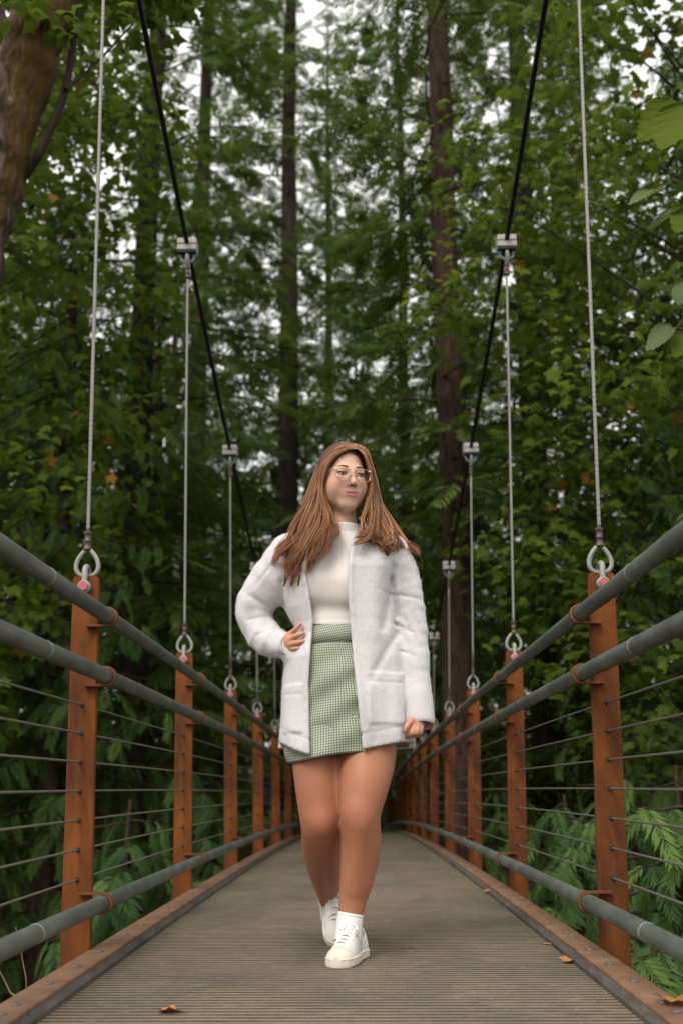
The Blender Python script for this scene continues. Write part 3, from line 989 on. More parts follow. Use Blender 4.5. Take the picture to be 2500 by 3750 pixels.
for pts, r0 in [([at(150, 205, YM), at(215, 150, YM + 0.3), at(300, 60, YM + 0.7), at(420, -60, YM + 1.1)], 0.012),
                ([at(166, 110, YM + 0.1), at(130, 60, YM + 0.1), at(90, 40, YM - 0.1)], 0.008),
                ([at(103, 0, YM), at(200, -160, YM + 0.8), at(400, -300, YM + 2.0), at(640, -330, YM + 3.0)], 0.05),
                ([at(60, 150, YM), at(-60, -60, YM + 0.7), at(-200, -200, YM + 1.5)], 0.045)]:
    B = bez(pts, 8); tubes.append((B - base, np.linspace(r0, r0 * 0.35, len(B)), 6))
link('branch', wood_mesh(tubes, MATS['dark_bark'], 'branch'), mm)
A = Acc(); tp = tpl_maple(); rg = np.random.default_rng(8)
pads = []
for i in range(60):
    pads.append((at(rg.uniform(-60, 520), rg.uniform(-330, -20), YM + rg.uniform(0.0, 3.0)), 0.33))
for px, py, dy in [(110, 40, -0.3), (175, 45, 0), (230, 28, 0.3), (60, 10, -0.3), (300, 40, 0.8), (20, 20, -0.2), (420, 10, 1.2), (350, 90, 1.0), (5, 560, 0.6), (20, 700, 0.8)]:
    pads.append((at(px, py, YM + dy), 0.16))
for c, R in pads:
    n = int(24 * R / 0.3) + 4
    a = rg.uniform(0, 6.283, n); rr = R * np.sqrt(rg.random(n))
    C = c + np.stack([rr * np.cos(a), rr * np.sin(a), rg.normal(0, 0.07, n)], 1)
    D = np.stack([np.cos(a), np.sin(a), -rg.uniform(0.1, 0.8, n)], 1) + rg.normal(0, 0.4, (n, 3))
    U = np.array([0, 0, 1.0]) + rg.normal(0, 0.35, (n, 3))
    A.add(*leaves(tp, C - base, D, U, 0.11 * rg.uniform(0.6, 1.2, n), np.clip(rg.normal(0.5, 0.15, n), 0, 0.92)))
link('crown', A.mesh('crown', MATS['maple_leaf']), mm)

# ------------------------------------------------------------------ the hazel reaching in from the right, close to the camera
YH = 2.75
hz0 = at(1700, 1000, YH); hzb = np.array([hz0[0] + 0.55, YH + 0.25, float(ground_z(hz0[0] + 0.55, YH + 0.25)) - 0.05])
hz = empty('hazel_shrub', tuple(hzb), 'hazel twigs with toothed leaves reaching in at the right edge, close up', 'shrub')
stem = bez([hzb, np.array([hzb[0] - 0.1, YH + 0.2, -1.5]), at(1760, 1250, YH), at(1690, 900, YH), at(1680, 520, YH), at(1640, 200, YH), at(1600, -80, YH)], 8)
tubes = [(stem - hzb, np.linspace(0.028, 0.006, len(stem)), 7)]
def twig(pts, r):
    B = bez([at(x, y, Y) for x, y, Y in pts], 6); tubes.append((B - hzb, np.linspace(r, r * 0.4, len(B)), 6))
twig([(1684, 640, YH), (1610, 520, YH), (1560, 470, YH), (1540, 455, YH), (1522, 438, YH), (1514, 436, YH)], 0.0035)
twig([(1690, 860, YH), (1620, 790, YH), (1580, 758, YH), (1545, 752, YH)], 0.0035)
twig([(1645, 300, YH - 0.2), (1600, 262, YH - 0.25), (1560, 245, YH - 0.3)], 0.0035)
link('stem', wood_mesh(tubes, MATS['pale_bark'], 'stem'), hz)
def hazel_leaf_mesh(seed):
    rgx = random.Random(seed)
    n = 26
    out = []
    for i in range(n + 1):
        t = i / n
        w = 0.40 * (math.sin(math.pi * min(1, t ** 0.72)) ** 0.75) * (1.0 - 0.15 * t)
        tooth = (0.030 if i % 2 else -0.006) * (1 if 0 < i < n else 0)
        out.append((t + tooth * 0.6, w + tooth))
    V = []; F = []
    m = 3
    for sgn in (1, -1):
        b = len(V)
        for i, (x, w) in enumerate(out):
            for j in range(m + 1):
                f = j / m
                rib = 0.012 * math.sin(i * math.pi / 2) * f
                V.append((x * (1 if j == m else i / n), sgn * w * f, 0.26 * w * f - 0.20 * x * x + rib + 0.05 * math.sin(5 * x + seed) * f))
        for i in range(n):
            for j in range(m):
                q = (b + i * (m + 1) + j, b + (i + 1) * (m + 1) + j, b + (i + 1) * (m + 1) + j + 1, b + i * (m + 1) + j + 1)
                F.append(q if sgn > 0 else q[::-1])
    return np_mesh('leaf', V, F, MATS['hazel_leaf'], True, {'tone': [0.06 if seed % 2 == 0 else 0.85] * len(V)})
def place_leaf(me, a, tip, up, parent, origin, wid=1.0):
    a = np.array(a); d = np.array(tip) - a; ln = np.linalg.norm(d); d = d / ln
    up = np.array(up, float); bb = np.cross(up, d); bb /= np.linalg.norm(bb); uu = np.cross(d, bb)
    o = link('leaf', me, parent)
    Mx = Matrix(((d[0] * ln, bb[0] * ln * wid, uu[0] * ln, a[0] - origin[0]), (d[1] * ln, bb[1] * ln * wid, uu[1] * ln, a[1] - origin[1]), (d[2] * ln, bb[2] * ln * wid, uu[2] * ln, a[2] - origin[2]), (0, 0, 0, 1)))
    o.matrix_local = Mx
    return o
hl = [hazel_leaf_mesh(i) for i in range(4)]
HK = [0, 2, 1, 3, 0, 2, 1, 2, 3, 1, 0, 2]
for i, (b0, t0, up, w, dy) in enumerate([
        ((1562, 246), (1464, 302), (0.15, -0.85, 0.5), 1.15, -0.35), ((1600, 240), (1512, 322), (-0.5, -0.75, 0.45), 1.4, -0.40),
        ((1514, 437), (1443, 450), (0.05, -0.30, 0.95), 1.0, 0), ((1575, 470), (1486, 510), (-0.25, -0.40, 0.9), 1.0, 0),
        ((1560, 478), (1540, 535), (-0.6, -0.75, 0.3), 1.2, 0.03), ((1600, 480), (1552, 520), (0.2, -0.6, 0.7), 1.2, -0.03), ((1545, 752), (1481, 792), (-0.15, -0.72, 0.6), 1.05, 0),
        ((1585, 762), (1548, 812), (-0.4, -0.8, 0.4), 1.1, 0), ((1590, 640), (1556, 690), (-0.3, -0.5, 0.7), 1.0, 0), ((1640, 700), (1600, 760), (-0.3, -0.5, 0.7), 1.0, 0),
        ((1680, 500), (1610, 560), (-0.3, -0.5, 0.7), 1.0, 0), ((1660, 330), (1590, 380), (-0.3, -0.5, 0.7), 1.0, 0)]):
    place_leaf(hl[HK[i]], at(*b0, YH + dy), at(*t0, YH + dy - 0.02 * (i % 3)), up, hz, hzb, w)

# ------------------------------------------------------------------ fallen leaves on the deck and dry stalks by the kerb
m, N, L, b = new_mat('dry_leaf', rough=0.8, spec=0.2)
n1 = noise(N, L, 40, 3, 0.6)
L.new(ramp(N, L, n1, [(0.3, (0.34, 0.125, 0.035)), (0.7, (0.62, 0.27, 0.095))]), b.inputs['Base Color'])
TV, TF = tpl_maple()
def dry_leaf_mesh(seed):
    rgx = np.random.default_rng(seed)
    V = TV.copy(); V[:, 0] -= 0.4
    V[:, 2] = 0.10 + 0.45 * np.abs(V[:, 1]) ** 1.2 * rgx.uniform(0.4, 1.2) + 0.35 * V[:, 0] ** 2 * rgx.uniform(-0.2, 1.0) + rgx.normal(0, 0.05, len(V))
    V[:, 2] -= V[:, 2].min()
    return np_mesh('fallen_leaf', V, TF, MATS['dry_leaf'])
for i, (px, py, sz, h, lab) in enumerate([
        (395, 2326, 0.065, 0, 'crisp orange leaf lying on the ribbed deck at the lower left'),
        (424, 2097, 0.07, 0, 'small pale orange leaf on the deck beside the left kerb'),
        (1134, 2054, 0.11, 0, 'curled orange leaf on the deck by the right kerb, farthest of the right ones'),
        (1262, 2170, 0.05, 0, 'tiny orange leaf on the deck, middle of the three along the right kerb'),
        (1313, 2212, 0.065, 0, 'flat orange leaf on the deck, nearest of the three along the right kerb'),
        (1546, 2305, 0.095, 0.036, 'large orange brown leaf lying on the right kerb plate'),
        (687, 1924, 0.05, 0, 'orange leaf far along the deck near the left kerb')]):
    p = atz(px, py, h); zz_ = float(prof(p[1])) + h + 0.001
    p = atz(px, py, zz_)
    o = link('fallen_leaf', dry_leaf_mesh(i)); o.location = (p[0], p[1], zz_)
    o.scale = (sz,) * 3; o.rotation_euler = (0, 0, i * 1.7)
    tag(o, lab, 'leaf', 'fallen leaves on the bridge')
new_mat('dry_grass', (0.22, 0.17, 0.07), 0.7)
for i, (a, b_, lab) in enumerate([((42, 2330), (-4, 2225), 'dry grass stalk bent over the left kerb, thicker one'), ((66, 2300), (36, 2130), 'thin dry grass stalk standing outside the left kerb')]):
    Yg = 2.98 + 0.15 * i
    p0 = at(a[0] - 6, a[1], Yg); p1 = at(*b_, Yg + 0.02)
    B = bez([p0 + np.array([-0.03, 0.1, -0.35]), p0, p0 * 0.5 + p1 * 0.5 + np.array([0.006, 0, 0]), p1], 6)
    o = MB().tube(B, np.linspace(0.0035 - 0.002 * i, 0.0008, len(B)), 5).build('grass_stalk', MATS['dry_grass'], None, True)
    tag(o, lab, 'grass')
# the wood beyond, out of focus: look-alike trees that share a label
rg_ = random.Random(77)
spots = []
for row, (Y, n, half) in enumerate([(38, 5, 15), (47, 7, 18), (58, 8, 24)]):
    for i in range(n):
        x = -half + 2 * half * (i + 0.5) / n + rg_.uniform(-1.2, 1.2)
        spots.append((x, Y + rg_.uniform(-2.5, 2.5), row))
for x, Y, row in spots:
    kk = rg_.choice(['firB', 'far', 'far', 'far'])
    nm = 'fir_tree' if kk.startswith('fir') else 'broadleaf_tree'
    lab = ('tall dark conifer in the dim wood beyond the bridge' if kk.startswith('fir') else 'pale green broadleaf tree in the dim wood beyond the bridge')
    plant(nm, K[kk], x, Y, lab, 'conifers beyond the bridge' if kk.startswith('fir') else 'broadleaf trees beyond the bridge', rg_.uniform(0.85, 1.1))
for side in (-1, 1):
    for i in range(7):
        Y = 12 + i * 4.2; x = side * (0.30 * Y + 3.0 + rg_.uniform(-1, 2))
        kk = rg_.choice(['mapleA', 'mapleB', 'firB', 'cedarA'])
        nm = {'m': 'maple_tree', 'f': 'fir_tree', 'c': 'cedar_tree'}[kk[0]]
        plant(nm, K[kk], x, Y, 'dim forest tree at the %s edge of the view' % ('left' if side < 0 else 'right'),
              'forest trees at the %s edge' % ('left' if side < 0 else 'right'), rg_.uniform(0.9, 1.2))

# ------------------------------------------------------------------ the person: implicit surfaces turned into meshes
def spaced(lo, hi, h, fine=()):
    """grid coordinates with finer spacing inside given intervals (a, b, h)"""
    out = [lo]
    while out[-1] < hi:
        x = out[-1]; st = h
        for a, b_, hf in fine:
            if a - 1e-9 <= x < b_: st = min(st, hf)
        out.append(x + st)
    return np.array(out)

class Field:
    def __init__(s, xs, ys, zs, init=0.12):
        s.x, s.y, s.z = xs, ys, zs
        s.D = np.full((len(xs), len(ys), len(zs)), init, np.float32)
    def sub(s, lo, hi):
        sl = []
        for a, l, h in ((s.x, lo[0], hi[0]), (s.y, lo[1], hi[1]), (s.z, lo[2], hi[2])):
            i0 = max(0, np.searchsorted(a, l) - 1); i1 = min(len(a), np.searchsorted(a, h) + 1)
            sl.append(slice(i0, max(i1, i0)))
        sl = tuple(sl)
        X = s.x[sl[0]][:, None, None]; Y = s.y[sl[1]][None, :, None]; Z = s.z[sl[2]][None, None, :]
        return sl, X, Y, Z
    def union(s, lo, hi, fn, k):
        mg = max(k, 0.012) + 0.02
        sl, X, Y, Z = s.sub(np.array(lo) - mg, np.array(hi) + mg)
        if s.D[sl].size == 0: return
        d = fn(X, Y, Z)
        s.D[sl] = smin(s.D[sl], d, k)
    def cut(s, lo, hi, fn, k):
        mg = max(k, 0.012) + 0.01
        sl, X, Y, Z = s.sub(np.array(lo) - mg, np.array(hi) + mg)
        if s.D[sl].size == 0: return
        s.D[sl] = -smin(-s.D[sl], fn(X, Y, Z), k)
    def cone(s, a, b_, ra, rb, k=0.02):
        a = np.array(a, float); b_ = np.array(b_, float); ab = b_ - a; L2 = ab @ ab + 1e-12
        def f(X, Y, Z):
            t = np.clip(((X - a[0]) * ab[0] + (Y - a[1]) * ab[1] + (Z - a[2]) * ab[2]) / L2, 0, 1)
            return np.sqrt((X - a[0] - t * ab[0]) ** 2 + (Y - a[1] - t * ab[1]) ** 2 + (Z - a[2] - t * ab[2]) ** 2) - (ra + (rb - ra) * t)
        r = max(ra, rb)
        s.union(np.minimum(a, b_) - r, np.maximum(a, b_) + r, f, k)
    def chain(s, pts, rad, k=0.02, disp=None, dense=4):
        """smooth tapered limb through points (one polyline distance, radius interpolated)"""
        P = np.array(pts, float); R = np.array(rad, float)
        if len(P) > 2 and dense:
            Q = bez(np.column_stack([P, R]), dense); P, R = Q[:, :3], Q[:, 3]
        lo = (P - R[:, None]).min(0); hi = (P + R[:, None]).max(0)
        def f(X, Y, Z):
            best = None
            for i in range(len(P) - 1):
                a = P[i]; ab = P[i + 1] - a; L2 = ab @ ab
                t = np.clip(((X - a[0]) * ab[0] + (Y - a[1]) * ab[1] + (Z - a[2]) * ab[2]) / L2, 0, 1)
                ts = t
                d = np.sqrt((X - a[0] - t * ab[0]) ** 2 + (Y - a[1] - t * ab[1]) ** 2 + (Z - a[2] - t * ab[2]) ** 2) - (R[i] + (R[i + 1] - R[i]) * ts)
                best = d if best is None else np.minimum(best, d)
            return best if disp is None else best + disp(X, Y, Z)
        s.union(lo, hi, f, k)
    def ell(s, c, r, k=0.02, rot=None, cut=False):
        c = np.array(c, float); r = np.array(r, float)
        Rm = np.eye(3) if rot is None else np.array(rot)
        def f(X, Y, Z):
            x, y, z = X - c[0], Y - c[1], Z - c[2]
            q = [x * Rm[0, i] + y * Rm[1, i] + z * Rm[2, i] for i in range(3)]
            k0 = np.sqrt((q[0] / r[0]) ** 2 + (q[1] / r[1]) ** 2 + (q[2] / r[2]) ** 2)
            k1 = np.sqrt((q[0] / r[0] ** 2) ** 2 + (q[1] / r[1] ** 2) ** 2 + (q[2] / r[2] ** 2) ** 2) + 1e-9
            return k0 * (k0 - 1) / k1
        m_ = r.max()
        (s.cut if cut else s.union)(c - m_, c + m_, f, k)
    def mesh(s): return surface_nets(s.D, s.x, s.y, s.z)

def smin(a, b_, k):
    if k <= 0: return np.minimum(a, b_)
    h = np.maximum(k - np.abs(a - b_), 0) / k
    return np.minimum(a, b_) - h * h * k * 0.25

def surface_nets(D, xs, ys, zs):
    ins = D < 0
    nx, ny, nz = D.shape
    cnt = np.zeros((nx - 1, ny - 1, nz - 1), np.int8)
    for i in (0, 1):
        for j in (0, 1):
            for k in (0, 1):
                cnt += ins[i:nx - 1 + i, j:ny - 1 + j, k:nz - 1 + k]
    mixed = (cnt > 0) & (cnt < 8)
    ci = np.argwhere(mixed)
    idx = np.full(mixed.shape, -1, np.int32); idx[mixed] = np.arange(len(ci))
    I, J, K_ = ci.T
    corners = {}
    for c in [(i, j, k) for i in (0, 1) for j in (0, 1) for k in (0, 1)]:
        corners[c] = D[I + c[0], J + c[1], K_ + c[2]]
    S = np.zeros((len(ci), 3)); n = np.zeros(len(ci))
    for c in corners:
        for ax in range(3):
            if c[ax] == 0:
                c2 = list(c); c2[ax] = 1; c2 = tuple(c2)
                a, b_ = corners[c], corners[c2]
                m_ = (a < 0) != (b_ < 0)
                t = np.where(m_, a / np.where(m_, a - b_, 1), 0)
                p = np.zeros((len(ci), 3)); p[:] = c
                p[:, ax] = t
                S += p * m_[:, None]; n += m_
    S /= n[:, None]
    V = np.stack([xs[I] + S[:, 0] * (xs[I + 1] - xs[I]), ys[J] + S[:, 1] * (ys[J + 1] - ys[J]), zs[K_] + S[:, 2] * (zs[K_ + 1] - zs[K_])], 1)
    Q = []
    for ax in range(3):
        o1, o2 = (ax + 1) % 3, (ax + 2) % 3
        sl0 = [slice(None)] * 3; sl1 = [slice(None)] * 3
        sl0[ax] = slice(0, -1); sl1[ax] = slice(1, None)
        for a in (o1, o2): sl0[a] = slice(1, -1); sl1[a] = slice(1, -1)
        A_ = ins[tuple(sl0)]; B_ = ins[tuple(sl1)]
        for flip in (0, 1):
            e = np.argwhere((A_ & ~B_) if not flip else (~A_ & B_))
            if not len(e): continue
            e[:, o1] += 1; e[:, o2] += 1
            def cell(d1, d2):
                q = e.copy(); q[:, o1] -= d1; q[:, o2] -= d2
                return idx[q[:, 0], q[:, 1], q[:, 2]]
            q = np.stack([cell(1, 1), cell(0, 1), cell(0, 0), cell(1, 0)], 1)
            Q.append(q if not flip else q[:, ::-1])
    F = np.concatenate(Q)
    F = F[(F >= 0).all(1)]
    return V, F

def relax(V, F, it=1, lam=0.5):
    for _ in range(it):
        S = np.zeros_like(V); n = np.zeros(len(V))
        for i in range(4):
            a, b_ = F[:, i], F[:, (i + 1) % 4]
            np.add.at(S, a, V[b_]); np.add.at(S, b_, V[a]); np.add.at(n, a, 1); np.add.at(n, b_, 1)
        V = V + lam * (S / np.maximum(n, 1)[:, None] - V)
    return V

YB = 3.80
def B(x, y, dy=0.0): return at(x, y, YB + dy)

# head frame: turned towards the right of the picture
HC = np.array([-0.001, YB - 0.005, 1.546]); HS = 0.975
ha = math.radians(22)
HX = np.array([math.cos(ha), math.sin(ha), 0]); HF = np.array([math.sin(ha), -math.cos(ha), 0]); HU = np.array([0, 0, 1.0])
_t = math.radians(-6)
HF, HU = HF * math.cos(_t) + HU * math.sin(_t), HU * math.cos(_t) - HF * math.sin(_t)
HROT = np.stack([HX, HF, HU], 1)          # local axes as columns
def H(x, y, z): return HC + HS * (x * HX + y * HF + z * HU)

# ---- materials
m, N, L, b = new_mat('skin', rough=0.5, spec=0.35)
a_ = attr(N, 'skin')
n1 = noise(N, L, 60, 3, 0.6)
L.new(mix(N, L, 0.10, a_.outputs['Color'], ramp(N, L, n1, [(0.3, (0.75, 0.7, 0.7)), (0.7, (1, 1, 1))]), 'MULTIPLY'), b.inputs['Base Color'])
b.inputs['Subsurface Weight'].default_value = 0.12
b.inputs['Subsurface Radius'].default_value = (0.010, 0.004, 0.002)
b.inputs['Subsurface Scale'].default_value = 1.0
m, N, L, b = new_mat('knit_white', (0.74, 0.72, 0.74), 0.95, 0, 0.15)
b.inputs['Sheen Weight'].default_value = 0.35
b.inputs['Sheen Roughness'].default_value = 0.6
n1 = noise(N, L, 320, 4, 0.75); n2 = noise(N, L, 45, 4, 0.6)
hh = math_n(N, L, 'ADD', n1, math_n(N, L, 'MULTIPLY', n2, 1.4))
rib = attr(N, 'rib')                        # ribbed bands at hem and cuffs
gm = N.new('ShaderNodeNewGeometry'); sp = N.new('ShaderNodeSeparateXYZ'); L.new(gm.outputs['Position'], sp.inputs[0])
wv = math_n(N, L, 'SINE', math_n(N, L, 'MULTIPLY', math_n(N, L, 'ADD', sp.outputs[0], math_n(N, L, 'MULTIPLY', sp.outputs[1], 0.8)), 820.0))
hh = math_n(N, L, 'ADD', hh, math_n(N, L, 'MULTIPLY', wv, math_n(N, L, 'MULTIPLY', rib.outputs['Fac'], 0.35)))
bump(N, L, b, hh, 0.55, 0.006)
L.new(mix(N, L, 0.25, (0.72, 0.70, 0.71), ramp(N, L, n2, [(0.3, (0.82, 0.81, 0.83)), (0.7, (1, 1, 1))]), 'MULTIPLY'), b.inputs['Base Color'])
m, N, L, b = new_mat('knit_cream', (0.72, 0.665, 0.635), 0.9, 0, 0.15)
gm = N.new('ShaderNodeNewGeometry'); sp = N.new('ShaderNodeSeparateXYZ'); L.new(gm.outputs['Position'], sp.inputs[0])
wv = math_n(N, L, 'SINE', math_n(N, L, 'MULTIPLY', sp.outputs[0], 1250.0))
bump(N, L, b, wv, 0.08, 0.002)
b.inputs['Sheen Weight'].default_value = 0.2
# small green check on pale cloth
m, N, L, b = new_mat('plaid', rough=0.9, spec=0.15)
uvn = N.new('ShaderNodeUVMap'); su = N.new('ShaderNodeSeparateXYZ'); L.new(uvn.outputs[0], su.inputs[0])
def bands(sock, per, duty):
    f = math_n(N, L, 'FRACT', math_n(N, L, 'DIVIDE', sock, per))
    return math_n(N, L, 'LESS_THAN', f, duty)
g1 = bands(su.outputs[0], 0.0080, 0.42); g2 = bands(su.outputs[1], 0.0080, 0.42)
s_ = math_n(N, L, 'MULTIPLY', math_n(N, L, 'ADD', g1, g2), 0.5)
c = ramp(N, L, s_, [(0.0, (0.52, 0.54, 0.43)), (0.5, (0.25, 0.29, 0.21)), (1.0, (0.09, 0.115, 0.08))])
n1 = noise(N, L, 500, 2, 0.6)
L.new(mix(N, L, 0.2, c, ramp(N, L, n1, [(0.3, (0.6, 0.6, 0.6)), (0.7, (1, 1, 1))]), 'MULTIPLY'), b.inputs['Base Color'])
bump(N, L, b, n1, 0.2, 0.002)
m, N, L, b = new_mat('hair', rough=0.42, spec=0.45)
a_ = attr(N, 'tone')
L.new(ramp(N, L, a_.outputs['Fac'], [(0.0, (0.060, 0.021, 0.009)), (0.5, (0.215, 0.085, 0.032)), (1.0, (0.52, 0.250, 0.110))]), b.inputs['Base Color'])
new_mat('brow', (0.14, 0.065, 0.036), 0.8)
new_mat('lash', (0.012, 0.008, 0.007), 0.7)
m, N, L, b = new_mat('eye', rough=0.12, spec=0.6)
tc_ = N.new('ShaderNodeTexCoord'); sx_ = N.new('ShaderNodeSeparateXYZ'); L.new(tc_.outputs['Object'], sx_.inputs[0])
d_ = math_n(N, L, 'SQRT', math_n(N, L, 'ADD', math_n(N, L, 'POWER', sx_.outputs[0], 2.0), math_n(N, L, 'POWER', sx_.outputs[2], 2.0)))
c = ramp(N, L, math_n(N, L, 'MULTIPLY', d_, 100.0), [(0.0, (0.004, 0.004, 0.005)), (0.22, (0.004, 0.004, 0.005)), (0.26, (0.13, 0.17, 0.19)), (0.52, (0.08, 0.11, 0.13)), (0.60, (0.03, 0.03, 0.035)), (0.66, (0.62, 0.58, 0.56)), (1.0, (0.55, 0.48, 0.46))])
L.new(c, b.inputs['Base Color'])
new_mat('gold_wire', (0.62, 0.42, 0.28), 0.25, 1.0)
new_mat('pale_tip', (0.80, 0.72, 0.66), 0.3, 0.3)
m, N, L, b = new_mat('lens', (1, 1, 1), 0.02)
tr_ = N.new('ShaderNodeBsdfTransparent'); gl_ = N.new('ShaderNodeBsdfGlossy'); gl_.inputs['Roughness'].default_value = 0.02
mx_ = N.new('ShaderNodeMixShader'); fr_ = N.new('ShaderNodeFresnel'); fr_.inputs[0].default_value = 1.25
L.new(fr_.outputs[0], mx_.inputs[0]); L.new(tr_.outputs[0], mx_.inputs[1]); L.new(gl_.outputs[0], mx_.inputs[2])
L.new(mx_.outputs[0], N['Material Output'].inputs[0])
m, N, L, b = new_mat('shoe_leather', (0.72, 0.69, 0.65), 0.5, 0, 0.4)
n1 = noise(N, L, 90, 4, 0.6)
L.new(ramp(N, L, n1, [(0.3, (0.62, 0.59, 0.55)), (0.7, (0.78, 0.75, 0.71))]), b.inputs['Base Color'])
bump(N, L, b, n1, 0.12, 0.002)
new_mat('shoe_rubber', (0.66, 0.61, 0.53), 0.65)
new_mat('shoe_lace', (0.80, 0.79, 0.79), 0.85)
new_mat('shoe_seam', (0.22, 0.20, 0.18), 0.8)
m, N, L, b = new_mat('sock', (0.76, 0.74, 0.75), 0.95, 0, 0.1)
n1 = noise(N, L, 300, 3, 0.6); bump(N, L, b, n1, 0.3, 0.003)
new_mat('nail', (0.10, 0.012, 0.02), 0.2)

person = empty('person', (0.0, YB, 0.0), 'person in white cardigan, cream top and green checked skirt walking along the bridge', 'person')
PO = np.array([0.0, YB, 0.0])
def ptobj(name, V, F, mat, smooth=True, attrs=None, parent=None):
    o = link(name, np_mesh(name, np.asarray(V) - PO, F, mat, smooth, attrs), parent or person)
    return o

# ---- body
LEG_L = [(836, 1590, 0.01), (842, 1680, -0.015), (843, 1742, -0.04), (836, 1805, -0.085), (827, 1862, -0.100), (827, 1890, -0.092), (829, 1940, -0.062), (821, 2010, -0.045), (810, 2068, -0.040), (803, 2115, -0.045), (799, 2165, -0.060)]
RAD_L = [0.098, 0.096, 0.0915, 0.0775, 0.0655, 0.0625, 0.0630, 0.0545, 0.0435, 0.0365, 0.036]
LEG_R = [(730, 1590, 0.01), (725, 1680, -0.005), (725, 1742, -0.02), (730, 1815, -0.03), (736, 1880, -0.025), (737, 1905, 0.00), (738, 1945, 0.085), (744, 1995, 0.21), (752, 2040, 0.34), (758, 2072, 0.43), (762, 2100, 0.47)]
RAD_R = [0.094, 0.086, 0.0780, 0.0715, 0.0660, 0.0635, 0.0640, 0.0560, 0.0440, 0.0370, 0.036]
legL = [B(*p) for p in LEG_L]; legR = [B(*p) for p in LEG_R]
handR_z = B(672, 1470)[2]; handL_z = B(950, 1680)[2]
xs = spaced(-0.42, 0.36, 0.006, [(-0.10, 0.11, 0.0026), (-0.20, -0.12, 0.003), (0.20, 0.28, 0.003)])
ys = spaced(YB - 0.30, YB + 0.56, 0.006, [(YB - 0.14, YB - 0.02, 0.0026)])
zs = spaced(0.02, 1.70, 0.006, [(1.40, 1.60, 0.0024), (handR_z - 0.06, handR_z + 0.06, 0.003), (handL_z - 0.04, handL_z + 0.05, 0.003)])
f = Field(xs, ys, zs)
f.chain(legL, RAD_L, 0.03); f.chain(legR, RAD_R, 0.03)
# knees and shins
f.ell(B(824, 1866, -0.140), (0.032, 0.026, 0.036), 0.03); f.ell(B(738, 1884, -0.068), (0.032, 0.026, 0.036), 0.03)
# hollows beside the kneecaps, shin ridge
f.chain([B(825, 1900, -0.138), B(822, 1960, -0.112), B(812, 2040, -0.078)], [0.016, 0.014, 0.010], 0.04)
# torso
f.ell(B(784, 1575, 0.015), (0.155, 0.105, 0.11), 0.05)
f.ell(B(772, 1450, 0.00), (0.122, 0.090, 0.13), 0.06)
f.ell(B(775, 1325, 0.01), (0.150, 0.098, 0.14), 0.06)
f.cone(B(700, 1268, 0.02), B(876, 1268, 0.02), 0.052, 0.052, 0.05)
f.cone(B(790, 1250, 0.03), H(0, -0.02, -0.06), 0.052, 0.046, 0.03)
# arms
ARM_R = [(700, 1268, 0.02), (618, 1345, 0.05), (580, 1412, 0.07), (625, 1468, 0.01), (660, 1478, -0.055)]
ARM_L = [(876, 1268, 0.02), (920, 1340, 0.01), (943, 1440, 0.0), (955, 1560, -0.03), (958, 1640, -0.06)]
armR = [B(*p) for p in ARM_R]; armL = [B(*p) for p in ARM_L]
f.chain(armR, [0.05, 0.046, 0.040, 0.034, 0.026], 0.03); f.chain(armL, [0.05, 0.045, 0.038, 0.033, 0.026], 0.03)
# hand on the hip: palm and fingers pointing forward round the waist, thumb behind
wr = B(660, 1478, -0.055)
f.ell(B(668, 1475, -0.066), (0.022, 0.028, 0.034), 0.015)
for (x0, y0, d0), (x1, y1, d1), (x2, y2, d2), r in [
        ((670, 1458, -0.078), (678, 1446, -0.098), (690, 1434, -0.104), 0.0085),
        ((667, 1470, -0.082), (680, 1461, -0.106), (697, 1455, -0.112), 0.0090),
        ((666, 1482, -0.082), (680, 1477, -0.106), (697, 1473, -0.112), 0.0086),
        ((667, 1493, -0.078), (679, 1491, -0.100), (694, 1488, -0.106), 0.0078)]:
    f.chain([B(x0, y0, d0), B(x1, y1, d1), B(x2, y2, d2)], [r * 1.12, r, r * 0.82], 0.005)
f.chain([B(666, 1468, -0.050), B(664, 1458, -0.025), B(672, 1450, 0.010)], [0.012, 0.010, 0.008], 0.008)
# hanging hand: palm in the cuff, fingers curled, thumb across
f.ell(B(956, 1662, -0.075), (0.023, 0.034, 0.034), 0.015)
for i, (x, dy) in enumerate([(938, -0.104), (946, -0.108), (955, -0.106), (963, -0.098)]):
    r = [0.0088, 0.0092, 0.0088, 0.0078][i]
    f.chain([B(x + 5, 1664, dy + 0.010), B(x + 1, 1683, dy - 0.004), B(x - 5, 1689, dy + 0.020), B(x - 4, 1680, dy + 0.040)], [r * 1.1, r * 1.05, r, r * 0.85], 0.004)
f.chain([B(944, 1655, -0.104), B(934, 1668, -0.120), B(930, 1678, -0.122)], [0.011, 0.0095, 0.008], 0.006)
# head
def HE(c, r, k, cut=False): f.ell(H(*c), np.array(r) * HS, k * HS, HROT, cut)
HE((0, -0.012, 0.036), (0.075, 0.094, 0.087), 0.0)
HE((0, 0.030, -0.030), (0.068, 0.060, 0.080), 0.03)
HE((0, 0.062, -0.098), (0.028, 0.022, 0.022), 0.035)
for s in (-1, 1):
    HE((s * 0.0465, 0.020, -0.060), (0.022, 0.034, 0.032), 0.03)
    HE((s * 0.041, 0.057, -0.034), (0.025, 0.024, 0.027), 0.03)
    HE((s * 0.024, 0.078, 0.022), (0.024, 0.010, 0.010), 0.020)
    HE((s * 0.075, -0.012, 0.0), (0.010, 0.018, 0.030), 0.006)
    HE((s * 0.0335, 0.094, 0.005), (0.0185, 0.014, 0.0105), 0.012, True)     # socket
f.cone(H(0, 0.086, 0.014), H(0, 0.107, -0.028), 0.0075 * HS, 0.0115 * HS, 0.012)
for s in (-1, 1): HE((s * 0.0115, 0.095, -0.033), (0.0075, 0.009, 0.007), 0.006)
HE((0, 0.079, -0.060), (0.026, 0.014, 0.020), 0.020)
